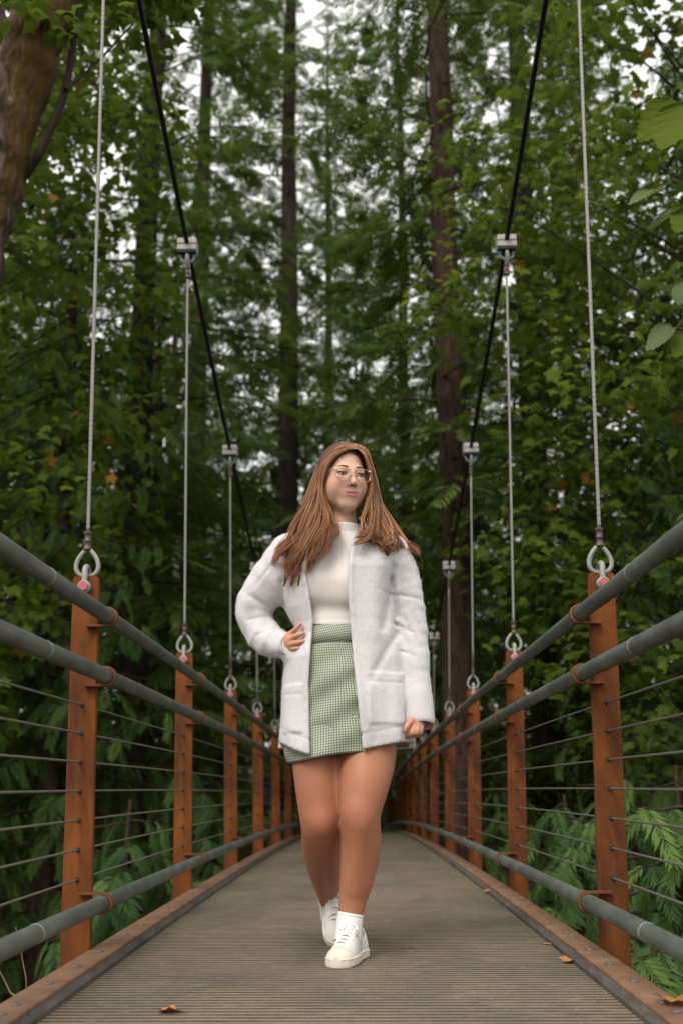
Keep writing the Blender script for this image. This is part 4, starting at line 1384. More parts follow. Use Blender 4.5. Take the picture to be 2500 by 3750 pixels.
HE((0, 0.0870, -0.0590), (0.0245, 0.0090, 0.0050), 0.006)
HE((0, 0.0862, -0.0695), (0.0205, 0.0095, 0.0060), 0.006)
HE((0, 0.1030, -0.0640), (0.0230, 0.0085, 0.0014), 0.003, True)
for s in (-1, 1): HE((s * 0.0062, 0.1040, -0.0395), (0.0042, 0.0060, 0.0032), 0.003, True)
for s in (-1, 1):
    HE((s * 0.0335, 0.0780, 0.0122), (0.0175, 0.0110, 0.0056), 0.005)         # upper lid
    HE((s * 0.0335, 0.0770, -0.0062), (0.0160, 0.0095, 0.0046), 0.005)        # lower lid
V, F = f.mesh(); V = relax(V, F, 2, 0.5)
Vs = relax(V, F, 10, 0.6); lowm = (V[:, 2] < 0.95) & ~((np.abs(V[:, 2] - handL_z) < 0.06) & (V[:, 0] > 0.17))
V[lowm] = Vs[lowm]
# skin colour: legs darker from tan and painted-in shade, face paler with painted-in light; lips, cheeks, knees
loc = (V - HC) @ HROT / HS
face = np.clip((V[:, 2] - 1.30) / 0.1, 0, 1)[:, None]
colr = (1 - face) * np.array([0.40, 0.168, 0.090]) + face * np.array([0.67, 0.410, 0.300])
def blob(c, r, col, amt, src=None):
    global colr
    q = loc if src is None else V
    d = np.linalg.norm((q - np.array(c)) / np.array(r), axis=1)
    w = (amt * np.clip(1.25 - d, 0, 0.5) / 0.5)[:, None]
    colr = colr * (1 - w) + w * np.array(col)
for s in (-1, 1):
    blob((s * 0.045, 0.066, -0.026), (0.026, 0.03, 0.022), (0.60, 0.235, 0.17), 0.55)
    blob((s * 0.0335, 0.085, 0.008), (0.022, 0.02, 0.011), (0.45, 0.215, 0.15), 0.45)
blob((0, 0.112, -0.030), (0.016, 0.016, 0.012), (0.60, 0.27, 0.20), 0.4)
blob((0, 0.092, -0.0590), (0.0250, 0.018, 0.0058), (0.47, 0.165, 0.130), 0.9)
blob((0, 0.092, -0.0695), (0.0215, 0.018, 0.0070), (0.54, 0.205, 0.165), 0.9)
blob((0, 0.094, -0.0640), (0.0225, 0.016, 0.0016), (0.20, 0.050, 0.045), 0.9)
for s in (-1, 1): blob((s * 0.0062, 0.103, -0.0390), (0.0044, 0.008, 0.0034), (0.16, 0.06, 0.045), 0.9)
for p in (B(824, 1866, -0.165), B(738, 1884, -0.09)):
    blob(p, (0.05, 0.06, 0.06), (0.44, 0.165, 0.105), 0.5, 1)
handmask = ((np.abs(V[:, 2] - handR_z) < 0.05) & (V[:, 0] < -0.11)) | ((np.abs(V[:, 2] - handL_z) < 0.05) & (V[:, 0] > 0.19))
colr[handmask] = np.array([0.56, 0.270, 0.175])
body = ptobj('body', V, F, MATS['skin'], True, {'skin': colr})
# eyes, lashes, brows
def uvsphere(r, n=20, m_=12):
    V = []; F = []
    for i in range(m_ + 1):
        for j in range(n):
            a, e = 2 * math.pi * j / n, math.pi * i / m_
            V.append((r * math.sin(e) * math.cos(a), -r * math.cos(e), r * math.sin(e) * math.sin(a)))
    for i in range(m_):
        for j in range(n): F.append((i * n + j, i * n + (j + 1) % n, (i + 1) * n + (j + 1) % n, (i + 1) * n + j))
    return V, F
eye_me = np_mesh('eyeball', *uvsphere(0.0118), MATS['eye'], True)
for s in (-1, 1):
    o = link('eyeball', eye_me, person)
    look = HF + 0.16 * HX; look /= np.linalg.norm(look)
    q = Vector(-look).to_track_quat('Y', 'Z')
    o.rotation_mode = 'QUATERNION'; o.rotation_quaternion = q
    o.location = Vector(H(s * 0.0335, 0.0735, 0.0035) - PO)
    pts = [H(s * 0.0335 + u * 0.0165, 0.0890 - 0.0050 * abs(u) ** 2 * (1.5 if u * s > 0 else 1), 0.0092 - 0.0064 * u * u) for u in np.linspace(-1, 1, 9)]
    mb = MB().tube(pts, [0.0005, 0.0009, 0.0011, 0.0012, 0.0012, 0.0012, 0.0012, 0.0010, 0.0005], 5)
    ptobj('eyelash', mb.V, mb.F, MATS['lash'])
    pts = [H(s * (0.014 + 0.036 * u), 0.0910 - 0.013 * u ** 2, 0.0280 + 0.0045 * math.sin(u * 2.4) - 0.003 * u) for u in np.linspace(0, 1, 9)]
    mb = MB().tube(pts, [0.0016, 0.0026, 0.0028, 0.0027, 0.0025, 0.0022, 0.0018, 0.0013, 0.0006], 6)
    ptobj('eyebrow', mb.V, mb.F, MATS['brow'])

# ---- glasses
gl = link('glasses', None, person)
def gobj(name, mb, mat):
    return link(name, np_mesh(name, np.array(mb.V) - PO, mb.F, mat, True), gl)
def rim(s, n=28):
    out = []
    for i in range(n):
        a = 2 * math.pi * i / n
        x, z = math.cos(a), math.sin(a)
        px = 0.0290 * x * (1 + 0.06 * s * x * (z > 0)); pz = (0.0200 if z > 0 else 0.0260) * z
        out.append((s * 0.0355 + px, 0.1085 - 0.9 * (px * s + 0.012) ** 2 * 6 * (px * s > -0.012), 0.000 + pz + (0.002 * s * x if z > 0 else 0)))
    return out
for s in (-1, 1):
    R = rim(s)
    mb = MB().tube([H(*p) for p in R + R[:1]], 0.0011, 6, False); gobj('rim', mb, MATS['gold_wire'])
    c = H(s * 0.0355, 0.1075, -0.001)
    mb = MB().add([c] + [H(*p) for p in R], [(0, 1 + i, 1 + (i + 1) % len(R)) for i in range(len(R))]); gobj('lens', mb, MATS['lens'])
    mb = MB().tube([H(s * 0.055, 0.1035, 0.0155), H(s * 0.062, 0.099, 0.0165), H(s * 0.0685, 0.092, 0.0165)], [0.0022, 0.0030, 0.0026], 6); gobj('end_piece', mb, MATS['pale_tip'])
    mb = MB().tube([H(s * 0.0685, 0.092, 0.0160), H(s * 0.077, 0.04, 0.013), H(s * 0.079, -0.01, 0.010)], 0.0013, 6); gobj('temple', mb, MATS['gold_wire'])
    mb = MB().tube([H(s * 0.0095, 0.108, 0.001), H(s * 0.010, 0.104, -0.006), H(s * 0.0125, 0.101, -0.010)], [0.0008, 0.001, 0.0018], 5); gobj('nose_pad', mb, MATS['gold_wire'])
mb = MB().tube([H(-0.0075, 0.1095, 0.006), H(0, 0.1105, 0.0085), H(0.0075, 0.1095, 0.006)], 0.0011, 6); gobj('bridge_piece', mb, MATS['gold_wire'])

# ---- hair
def dens(g, n):
    return bez([B(*p) for p in g], n)
GL = [[(822, 1031, -.078), (795, 1034, -.098), (764, 1052, -.098), (747, 1088, -.085), (745, 1135, -.078), (752, 1178, -.085), (752, 1228, -.125), (738, 1272, -.150), (722, 1302, -.150)],
      [(821, 1027, -.066), (785, 1028, -.082), (752, 1060, -.072), (739, 1110, -.062), (740, 1162, -.066), (737, 1213, -.105), (719, 1263, -.150), (702, 1308, -.155), (690, 1342, -.150)],
      [(820, 1023, -.045), (775, 1025, -.052), (738, 1072, -.040), (724, 1128, -.036), (716, 1175, -.050), (703, 1220, -.100), (692, 1270, -.145), (677, 1316, -.150), (660, 1350, -.145)],
      [(818, 1019, -.015), (780, 1018, -.015), (742, 1056, -.005), (718, 1118, -.002), (700, 1168, -.020), (677, 1210, -.065), (667, 1256, -.120), (652, 1306, -.140), (644, 1342, -.140)],
      [(815, 1018, .03), (775, 1020, .04), (738, 1062, .05), (715, 1125, .05), (698, 1175, .04), (680, 1215, -.01), (668, 1262, -.09), (660, 1305, -.13), (655, 1335, -.135)],
      [(812, 1021, .075), (776, 1028, .09), (742, 1075, .095), (722, 1130, .09), (706, 1180, .07), (690, 1220, .02), (676, 1262, -.07), (668, 1300, -.12), (662, 1325, -.13)]]
GR = [[(822, 1031, -.080), (836, 1045, -.083), (847, 1078, -.066), (849, 1120, -.046), (845, 1165, -.050), (838, 1203, -.098), (832, 1232, -.140), (826, 1252, -.148), (814, 1262, -.152)],
      [(822, 1027, -.064), (841, 1043, -.060), (852, 1085, -.040), (857, 1130, -.028), (856, 1178, -.055), (856, 1212, -.112), (862, 1240, -.142), (868, 1256, -.148), (862, 1268, -.15)],
      [(821, 1022, -.038), (841, 1041, -.035), (854, 1086, -.015), (864, 1138, -.008), (880, 1182, -.030), (892, 1220, -.100), (899, 1248, -.138), (897, 1268, -.142), (888, 1275, -.142)],
      [(818, 1018, .0), (840, 1034, .01), (855, 1086, .03), (868, 1142, .04), (891, 1190, .05), (918, 1232, .03), (938, 1262, .0), (950, 1290, -.01), (953, 1312, -.015)]]
hairV = []; hairF = []; hairT = []; hn = 0
rgh = np.random.default_rng(17)
def strands(G, n, nseg, r0, depth, wave, lens=(0.75, 1.0), nclump=22):
    global hn
    D_ = np.stack([dens(g, nseg) for g in G])          # guides x points x 3
    m_ = D_.shape[1]; tt = np.linspace(0, 1, m_)
    ng = len(G) - 1
    cl_ = [dict(u=(i + rgh.random()) / nclump * ng * 0.9999, ph=1.7 * i / nclump * 6.28 + rgh.normal(0, 0.9), fr=rgh.uniform(9.5, 12.5), q=rgh.random(), e=rgh.uniform(*lens), a=rgh.uniform(0.7, 1.3), t=rgh.normal(0, 0.10), cu=rgh.choice([-1, 1])) for i in range(nclump)]
    def guide(u):
        k = int(u); w = u - k
        return D_[k] * (1 - w) + D_[k + 1] * w
    for i in range(n):
        c = cl_[i % nclump]
        u = np.clip(c['u'] + rgh.normal(0, 0.42 * ng / nclump * 1.6), 0, ng * 0.9999)
        pull = (0.55 * tt ** 1.5)[:, None]
        P = guide(u) * (1 - pull) + guide(c['u']) * pull
        q = np.clip(c['q'] + rgh.normal(0, 0.2), 0, 1)
        P = P + rgh.normal(0, 0.0028, 3) * np.minimum(1, tt * 4)[:, None]
        ph = c['ph'] + rgh.normal(0, 0.28); fr = c['fr']
        amp = wave * c['a'] * np.clip((tt - 0.22) / 0.5, 0, 1) ** 1.1
        P = P + np.outer(amp * np.sin(fr * tt + ph), [1, 0.2, 0.10]) + np.outer(amp * np.cos(fr * tt + ph), [0, 0.8, 0.0])
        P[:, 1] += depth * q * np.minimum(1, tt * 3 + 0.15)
        e = max(10, int(m_ * c['e'] * rgh.uniform(0.93, 1.0)))
        P = P[:e]
        t2 = np.linspace(0, 1, len(P))
        cu = np.clip((t2 - 0.80) / 0.20, 0, 1) * c['a']
        P[:, 0] += 0.024 * c['cu'] * np.sin(cu * 2.4); P[:, 2] += 0.022 * cu ** 2.0; P[:, 1] -= 0.010 * cu
        r = r0 * rgh.uniform(0.6, 1.2) * (0.55 + 0.9 * np.sin(np.pi * np.minimum(1, t2 * 0.9 + 0.08))) * (1 - t2 ** 4 * 0.85)
        V, F = tube_vf(P, r, 3, False)
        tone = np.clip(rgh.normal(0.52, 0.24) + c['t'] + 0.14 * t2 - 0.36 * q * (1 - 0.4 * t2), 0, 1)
        hairV.append(V); hairF.append(np.array(F) + hn); hairT.append(np.repeat(tone, 3)); hn += len(V)
strands(GL, 1900, 7, 0.0013, 0.040, 0.019, (0.82, 1.0), 40)
strands(GR, 1100, 7, 0.0013, 0.034, 0.016, (0.80, 1.0), 24)
# loose curled ends and fly-aways
for i in range(46):
    G = GL if i % 3 else GR
    D_ = dens(G[rgh.integers(0, len(G))], 5)
    s0 = rgh.integers(22, 36) if i % 2 else rgh.integers(3, 30)
    P = D_[s0:].copy() + rgh.normal(0, 0.008, 3)
    t2 = np.linspace(0, 1, len(P)); ph = rgh.uniform(0, 6.28)
    P[:, 0] += 0.022 * t2 * np.sin(7 * t2 + ph); P[:, 1] -= 0.012 * t2; P[:, 2] += 0.016 * t2 * np.cos(7 * t2 + ph)
    V, F = tube_vf(P, 0.0008 * (1 - 0.7 * t2), 4, False)
    hairV.append(V); hairF.append(np.array(F) + hn); hairT.append(np.full(len(V), rgh.uniform(0.4, 0.9))); hn += len(V)
# the mass underneath
hf = Field(spaced(-0.26, 0.27, 0.005), spaced(YB - 0.18, YB + 0.14, 0.005), spaced(1.12, 1.70, 0.005))
hf.ell(H(0, -0.016, 0.040), np.array((0.081, 0.100, 0.092)) * HS, 0.0, HROT)
hf.ell(H(0.0, 0.140, -0.022), np.array((0.088, 0.125, 0.122)) * HS, 0.006, HROT, True)
hf.ell(H(0.0, 0.06, -0.14), np.array((0.06, 0.10, 0.10)) * HS, 0.006, HROT, True)
for g0, g1, rr in ((GL[1], GL[3], [0.004, 0.009, 0.010, 0.012, 0.015, 0.017, 0.016, 0.010, 0.004]), (GR[1], GR[2], [0.004, 0.006, 0.008, 0.010, 0.014, 0.015, 0.011, 0.006, 0.003])):
    for w in (0.15, 0.5, 0.85):
        pts = [B(*(np.array(a) * (1 - w) + np.array(c) * w)) + np.array([0, 0.022 + 0.010, 0]) for a, c in zip(g0, g1)]
        hf.chain(pts[1:], rr[1:], 0.012)
hf.chain([H(-0.04, -0.055, 0.0), H(-0.04, -0.05, -0.08), H(-0.045, -0.045, -0.15)], [0.035, 0.036, 0.028], 0.02)
hf.chain([H(0.045, -0.05, 0.0), H(0.045, -0.05, -0.08), H(0.05, -0.05, -0.15)], [0.028, 0.03, 0.025], 0.02)
V, F = hf.mesh()
V4 = V; F4 = F
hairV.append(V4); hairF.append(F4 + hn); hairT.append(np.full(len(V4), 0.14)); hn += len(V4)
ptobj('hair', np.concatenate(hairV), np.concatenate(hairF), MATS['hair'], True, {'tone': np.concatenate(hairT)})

# ---- cream top
def wrinkle(seed, comps):
    rgw = np.random.default_rng(seed); C = []
    for n, kx, ky, kz, a in comps:
        for _ in range(n):
            C.append((rgw.normal(0, kx), rgw.normal(0, ky), rgw.normal(0, kz), rgw.uniform(0, 6.28), a))
    def fn(X, Y, Z):
        o = 0
        for kx, ky, kz, p, a in C:
            o = o + a * np.sin(kx * X + ky * Y + kz * Z + p)
        return o
    return fn
tf = Field(spaced(-0.21, 0.21, 0.005), spaced(YB - 0.20, YB + 0.15, 0.005), spaced(0.98, 1.42, 0.004))
tf.ell(B(770, 1450, 0.00), (0.134, 0.100, 0.13), 0.05)
tf.ell(B(775, 1330, 0.01), (0.155, 0.106, 0.14), 0.06)
for px_ in (722, 838):
    tf.ell(B(px_, 1338, -0.068), (0.075, 0.060, 0.070), 0.045)
tf.ell(B(780, 1345, -0.085), (0.060, 0.032, 0.055), 0.04)
tf.cone(B(700, 1268, 0.02), B(876, 1268, 0.02), 0.060, 0.060, 0.05)
tf.cone(B(790, 1250, 0.03), B(790, 1185, 0.005), 0.064, 0.0535, 0.03)
zc0, zc1 = B(765, 1437, -0.1)[2], B(790, 1197, -0.05)[2]
wr_ = wrinkle(3, [(5, 18, 10, 40, 0.0010)])
def clip_top(X, Y, Z): return np.maximum(zc0 - 0.012 * np.sin((X + 0.05) * 9) - Z, Z - zc1) + 0 * X + 0 * Y
tf.D = tf.D + wr_(tf.x[:, None, None], tf.y[None, :, None], tf.z[None, None, :]).astype(np.float32)
tf.D = -smin(-tf.D, -clip_top(tf.x[:, None, None], tf.y[None, :, None], tf.z[None, None, :]), 0.004).astype(np.float32)
# seam line of the collar and the hem band
zz3 = tf.z[None, None, :]
zs1 = B(790, 1215, -0.07)[2]
tf.D = tf.D + 0.0022 * np.exp(-((zz3 - zs1) / 0.004) ** 2).astype(np.float32) + 0.0016 * np.exp(-((zz3 - zc0 - 0.020) / 0.003) ** 2).astype(np.float32)
V, F = tf.mesh(); V = relax(V, F, 1)
ptobj('top', V, F, MATS['knit_cream'])

# ---- skirt: lofted so that the check follows the cloth
def skirt():
    nz_, na = 46, 120
    zt, zh = B(768, 1440, -0.10)[2] + 0.004, B(760, 1735, -0.13)[2]
    rows = []
    UV = []
    for i in range(nz_ + 1):
        t = i / nz_
        z = zt + (zh - zt) * t
        cx = np.interp(t, [0, 0.3, 1], [B(768, 1440)[0], B(778, 1540)[0], B(784, 1735)[0]])
        a = np.interp(t, [0, 0.12, 0.35, 0.7, 1], [0.138, 0.148, 0.168, 0.176, 0.182])
        bb = np.interp(t, [0, 0.12, 0.35, 0.7, 1], [0.104, 0.110, 0.132, 0.138, 0.140])
        for j in range(na):
            th = 2 * math.pi * j / na
            x = cx + a * math.cos(th); y = YB + 0.0 + bb * math.sin(th)
            fold = 0.0075 * math.sin(16 * (z * 1.0 - x * 0.75) * 3.6 + 1.0 + 1.2 * math.sin(9 * x)) * min(1, 2 * t) * (1 - 0.5 * t) + 0.003 * math.sin(47 * (z + 0.6 * x) + 0.5) * t
            y += fold * math.sin(th); x += fold * math.cos(th)
            zz_ = z + t * (0.020 * (x - cx) / 0.18) + 0.004 * t * math.sin(th * 3)
            rows.append((x, y, zz_))
            UV.append((th / (2 * math.pi) * 0.105 * 10.0, z + 0.0))
    F = []
    for i in range(nz_):
        for j in range(na):
            F.append((i * na + j, (i + 1) * na + j, (i + 1) * na + (j + 1) % na, i * na + (j + 1) % na))
    # inner return at the hem so the cloth has thickness
    b0 = len(rows)
    for j in range(na):
        x, y, z = rows[nz_ * na + j]
        rows.append((x * 0.985, YB + (y - YB) * 0.985, z + 0.001)); UV.append(UV[nz_ * na + j])
    for j in range(na):
        x, y, z = rows[b0 + j]
        rows.append((x * 0.99, YB + (y - YB) * 0.985, z + 0.12)); UV.append((UV[b0 + j][0], UV[b0 + j][1] + 0.12))
    for j in range(na):
        F.append((nz_ * na + j, b0 + j, b0 + (j + 1) % na, nz_ * na + (j + 1) % na))
        F.append((b0 + j, b0 + na + j, b0 + na + (j + 1) % na, b0 + (j + 1) % na))
    F = [f_[::-1] for f_ in F]
    me = np_mesh('skirt', np.array(rows) - PO, F, MATS['plaid'], True)
    uvl = me.uv_layers.new(name='UVMap')
    li = np.zeros(len(me.loops), np.int32); me.loops.foreach_get('vertex_index', li)
    uvv = np.array(UV)[li]
    # unwrap the seam
    uvl.data.foreach_set('uv', uvv.astype(np.float32).ravel())
    o = link('skirt', me, person)
    # waistband
    V = []; F2 = []; U2 = []
    zb = B(768, 1474, -0.11)[2]
    for i, (z, g) in enumerate([(zt + 0.004, 0.000), (zt + 0.004, 0.0022), (zb, 0.0028), (zb, 0.0006)]):
        t = (zt - z) / (zt - zh)
        a = np.interp(t, [0, 0.12, 0.35], [0.138, 0.148, 0.168]) + g; bb = np.interp(t, [0, 0.12, 0.35], [0.104, 0.110, 0.132]) + g
        cx = np.interp(t, [0, 0.3, 1], [B(768, 1440)[0], B(778, 1540)[0], B(784, 1735)[0]])
        for j in range(na):
            th = 2 * math.pi * j / na
            V.append((cx + a * math.cos(th), YB + bb * math.sin(th), z + 0.006 * math.cos(th))); U2.append((th / 6.2832 * 1.05 + z * 0.4, z - th * 0.02))
    for i in range(3):
        for j in range(na): F2.append((i * na + j, i * na + (j + 1) % na, (i + 1) * na + (j + 1) % na, (i + 1) * na + j))
    me = np_mesh('waistband', np.array(V) - PO, F2, MATS['plaid'], True)
    uvl = me.uv_layers.new(name='UVMap'); li = np.zeros(len(me.loops), np.int32); me.loops.foreach_get('vertex_index', li)
    uvl.data.foreach_set('uv', np.array(U2)[li].astype(np.float32).ravel())
    link('waistband', me, o)
skirt()

# ---- cardigan
cxs, cys, czs = spaced(-0.42, 0.36, 0.0045), spaced(YB - 0.24, YB + 0.26, 0.005), spaced(0.58, 1.40, 0.0045)
cf = Field(cxs, cys, czs)
X, Y, Z = cxs[:, None, None], cys[None, :, None], czs[None, None, :]
tz = [B(0, y_)[2] for y_ in (1745, 1700, 1600, 1520, 1495, 1468, 1440, 1405, 1380, 1320, 1270, 1235, 1212)]
tl = [B(x_, 1500)[0] for x_ in (640, 642, 647, 656, 668, 684, 678, 655, 650, 645, 640, 662, 725)]
tr = [B(x_, 1500)[0] for x_ in (942, 940, 936, 922, 914, 908, 902, 904, 908, 922, 925, 898, 850)]
tb = [0.166, 0.166, 0.164, 0.158, 0.152, 0.148, 0.146, 0.148, 0.152, 0.158, 0.135, 0.098, 0.070]
zl = czs; o_ = np.argsort(tz)
def itp(v): return np.interp(zl, np.array(tz)[o_], np.array(v)[o_])
L_, R_, B_ = itp(tl), itp(tr), itp(tb)
cxz = ((L_ + R_) / 2)[None, None, :]; az = ((R_ - L_) / 2)[None, None, :]; bz = B_[None, None, :]
fold = wrinkle(21, [(6, 26, 16, 5, 0.0018), (5, 60, 30, 12, 0.0007), (4, 14, 10, 16, 0.0022)])(X, Y, Z)
def torso_sd(grow):
    q = ((np.abs((X - cxz) / (az + grow))) ** 2.4 + (np.abs((Y - YB - 0.005) / (bz + grow))) ** 2.4) ** (1 / 2.4)
    return (q - 1) * np.minimum(az + grow, bz + grow)
d_out = (torso_sd(0.0) + fold * 1.3).astype(np.float32)
ztop = B(790, 1206)[2]
d_out = np.maximum(d_out, (Z - ztop)).astype(np.float32)
cf.D = d_out
# rib band thickness along the opening comes later; sleeves
SL_R = [B(*p) for p in [(668, 1275, 0.015), (632, 1318, 0.035), (598, 1368, 0.055), (584, 1404, 0.065), (596, 1446, 0.050), (625, 1474, 0.005), (652, 1484, -0.045)]]
RR_R = [0.066, 0.072, 0.070, 0.064, 0.058, 0.053, 0.040]
SL_L = [B(*p) for p in [(894, 1278, 0.015), (915, 1325, 0.010), (934, 1385, 0.005), (945, 1445, 0.0), (953, 1510, -0.015), (957, 1570, -0.030), (960, 1605, -0.040)]]
RR_L = [0.068, 0.068, 0.058, 0.051, 0.047, 0.0455, 0.046]
wR = wrinkle(31, [(6, 50, 30, 50, 0.0010), (3, 110, 40, 60, 0.0005)])
wL = wrinkle(35, [(6, 20, 20, 50, 0.0006), (3, 40, 30, 90, 0.0003)])
axR = SL_R
def foldR(X, Y, Z):
    c = B(600, 1455, 0.03)
    w = np.exp(-(((X - c[0]) / 0.09) ** 2 + ((Z - c[2]) / 0.10) ** 2))
    s = (X * 0.75 + Z * 0.15)
    return wR(X, Y, Z) + 0.0026 * w * (np.abs(np.sin(s * 80 + 2.2 * np.sin(Z * 22))) * 2 - 1.0)
def foldL(X, Y, Z):
    return wL(X, Y, Z) + 0.0030 * np.exp(-((Z - B(0, 1450)[2]) / 0.09) ** 2) * 0.6 * (np.abs(np.sin(Z * 44 + X * 60 + 1.5 * np.sin(X * 30))) * 2 - 1.0)
cf.chain(SL_R, RR_R, 0.045, foldR); cf.chain(SL_L, RR_L, 0.040, foldL)
# dropped shoulder seams: a shallow groove
for c, n_ in ((B(925, 1375, 0), np.array([0.15, 0, 1.0])), (B(612, 1325, 0.03), np.array([-0.75, 0, 0.65]))):
    n_ = n_ / np.linalg.norm(n_)
    dd = (X - c[0]) * n_[0] + (Z - c[2]) * n_[2]
    near = np.exp(-(((X - c[0]) / 0.07) ** 2 + ((Z - c[2]) / 0.05) ** 2))
    cf.D = (cf.D + 0.0045 * np.exp(-(dd / 0.005) ** 2) * near).astype(np.float32)
# crease from the arm to the waist at right, deep drape
for pa, pb, amp, wd in [((905, 1300, -0.1), (880, 1440, -0.13), 0.008, 0.012), ((912, 1450, -0.1), (850, 1560, -0.14), 0.006, 0.012), ((640, 1420, -0.05), (690, 1450, -0.12), 0.007, 0.010), ((645, 1330, -0.1), (655, 1400, -0.1), 0.007, 0.010),
        ((624, 1400, 0), (575, 1370, 0), 0.0042, 0.006), ((622, 1413, 0), (570, 1424, 0), 0.0045, 0.006), ((632, 1446, 0), (590, 1462, 0), 0.0035, 0.005),
        ((906, 1436, 0), (945, 1458, 0), 0.0045, 0.006), ((918, 1500, 0), (950, 1512, 0), 0.0032, 0.005),
        ((898, 1335, 0), (913, 1420, 0), 0.008, 0.008), ((700, 1520, -0.1), (690, 1700, -0.1), 0.0035, 0.014), ((860, 1560, -0.1), (862, 1700, -0.1), 0.0035, 0.014)]:
    a, c = B(*pa), B(*pb); ab = c - a
    t = np.clip(((X - a[0]) * ab[0] + (Z - a[2]) * ab[2]) / (ab[0] ** 2 + ab[2] ** 2), 0, 1)
    dd = np.sqrt((X - a[0] - t * ab[0]) ** 2 + (Z - a[2] - t * ab[2]) ** 2)
    cf.D = (cf.D + np.where(Y < YB + 0.02, amp * np.exp(-(dd / wd) ** 2), 0)).astype(np.float32)
# pockets: a thickened patch with a rib band at its mouth
for (x0, y0, x1, y1) in ((848, 1545, 928, 1660), (650, 1572, 692, 1680)):
    p0, p1 = B(x0, y0, -0.14), B(x1, y1, -0.14)
    dx = np.maximum(np.maximum(p0[0] - X, X - p1[0]), 0); dz = np.maximum(np.maximum(p1[2] - Z, Z - p0[2]), 0)
    patch = np.clip(1 - np.sqrt(dx ** 2 + dz ** 2) / 0.006, 0, 1) * (Y < YB)
    zb_ = p0[2] - 0.028
    groove = np.exp(-((Z - zb_) / 0.0035) ** 2) * (dx == 0)
    cf.D = (cf.D - 0.0045 * patch + 0.003 * groove * (Y < YB) * (patch > 0)).astype(np.float32)
# front opening with rounded, slightly thicker edges
ez = np.array([B(0, y_)[2] for y_ in (1760, 1660, 1580, 1500, 1440, 1400, 1340, 1290, 1225, 1180)])
el = np.array([B(x_, 1500, -0.14)[0] for x_ in (714, 711, 709, 714, 719, 713, 704, 710, 735, 745)])
er = np.array([B(x_, 1500, -0.14)[0] for x_ in (833, 824, 815, 808, 803, 800, 798, 803, 830, 836)])
xl = np.interp(czs, ez[::1], el)[None, None, :]; xr = np.interp(czs, ez, er)[None, None, :]
dl, dr = X - xl, xr - X                       # positive inside the opening
edge = np.minimum(np.abs(dl), np.abs(dr))
cf.D = (cf.D - np.where(Y < YB - 0.02, 0.004 * np.exp(-(np.maximum(edge - 0.012, 0) / 0.006) ** 2), 0)).astype(np.float32)
opening = np.maximum(-np.minimum(dl, dr), (Y - (YB - 0.03)))      # <0 inside the opening in front
# hollow body and hollow cuffs
inner = torso_sd(-0.017) + fold * 1.3
inner = np.where(Z > ztop - 0.03, np.maximum(inner, -0.0 + 0 * Z), inner)
D1 = cf.D
D1 = -smin(-D1, inner.astype(np.float32) + 0 * X, 0.004)
D1 = -smin(-D1, opening.astype(np.float32), 0.012)
# neck hole
nk = np.sqrt(((X - B(790, 1210)[0]) / 1.05) ** 2 + ((Y - (YB + 0.0)) / 0.95) ** 2) - 0.072
D1 = -smin(-D1, np.maximum(nk, -(Z - B(0, 1290)[2])) + 0 * X, 0.01)
# hem
hx = np.array([B(x_, 1700)[0] for x_ in (630, 642, 680, 712, 780, 832, 880, 925, 950)])
hz_ = np.array([B(640, 1703, -0.05)[2], B(642, 1705, -0.05)[2], B(680, 1722, -0.14)[2], B(712, 1734, -0.15)[2], B(712, 1730, -0.15)[2], B(832, 1722, -0.15)[2], B(880, 1712, -0.14)[2], B(925, 1705, -0.08)[2], B(945, 1705, -0.02)[2]])
hem = np.interp(cxs, hx, hz_)[:, None, None]
hem_b = B(940, 1722, 0.12)[2]
hemz = np.where(Y < YB + 0.0, hem, hem_b)
D1 = -smin(-D1, -(hemz - Z).astype(np.float32), 0.006)
# hem band groove
D1 = D1 + 0.0025 * np.exp(-((Z - hemz - 0.048) / 0.004) ** 2) * (np.abs(X) < 0.30) * (Y < YB + 0.1) * (X < xl) + 0.0025 * np.exp(-((Z - hemz - 0.048) / 0.004) ** 2) * (X > xr) * (X < B(920, 1650)[0])
cf.D = D1.astype(np.float32)
V, F = cf.mesh(); V = relax(V, F, 1)
hemv = np.interp(V[:, 0], hx, hz_)
ribv = ((V[:, 2] < hemv + 0.046) & (V[:, 0] < B(925, 1650)[0])).astype(np.float32)
card = ptobj('cardigan', V, F, MATS['knit_white'], True, {'rib': ribv})
# soft fibres standing off the knit
nrm = np.zeros_like(V); fn_ = np.cross(V[F[:, 1]] - V[F[:, 0]], V[F[:, 2]] - V[F[:, 0]])
for i in range(4): np.add.at(nrm, F[:, i], fn_)
nrm /= np.linalg.norm(nrm, axis=1)[:, None] + 1e-12
rgf = np.random.default_rng(6); pick = rgf.integers(0, len(V), 42000)
p0 = V[pick] + rgf.normal(0, 0.0015, (len(pick), 3)); nn = nrm[pick]
dd_ = nn * 1.0 + rgf.normal(0, 0.75, nn.shape); dd_ /= np.linalg.norm(dd_, axis=1)[:, None]
ln_ = rgf.uniform(0.003, 0.008, len(pick))[:, None]; sd_ = np.cross(dd_, rgf.normal(0, 1, nn.shape)); sd_ /= np.linalg.norm(sd_, axis=1)[:, None]
fv = np.stack([p0 - sd_ * 0.00035, p0 + sd_ * 0.00035, p0 + dd_ * ln_], 1).reshape(-1, 3)
fz = ptobj('fuzz', fv, np.arange(len(fv)).reshape(-1, 3), MATS['knit_white'], False, {'rib': np.zeros(len(fv))}, card)
fz['kind'] = 'stuff'
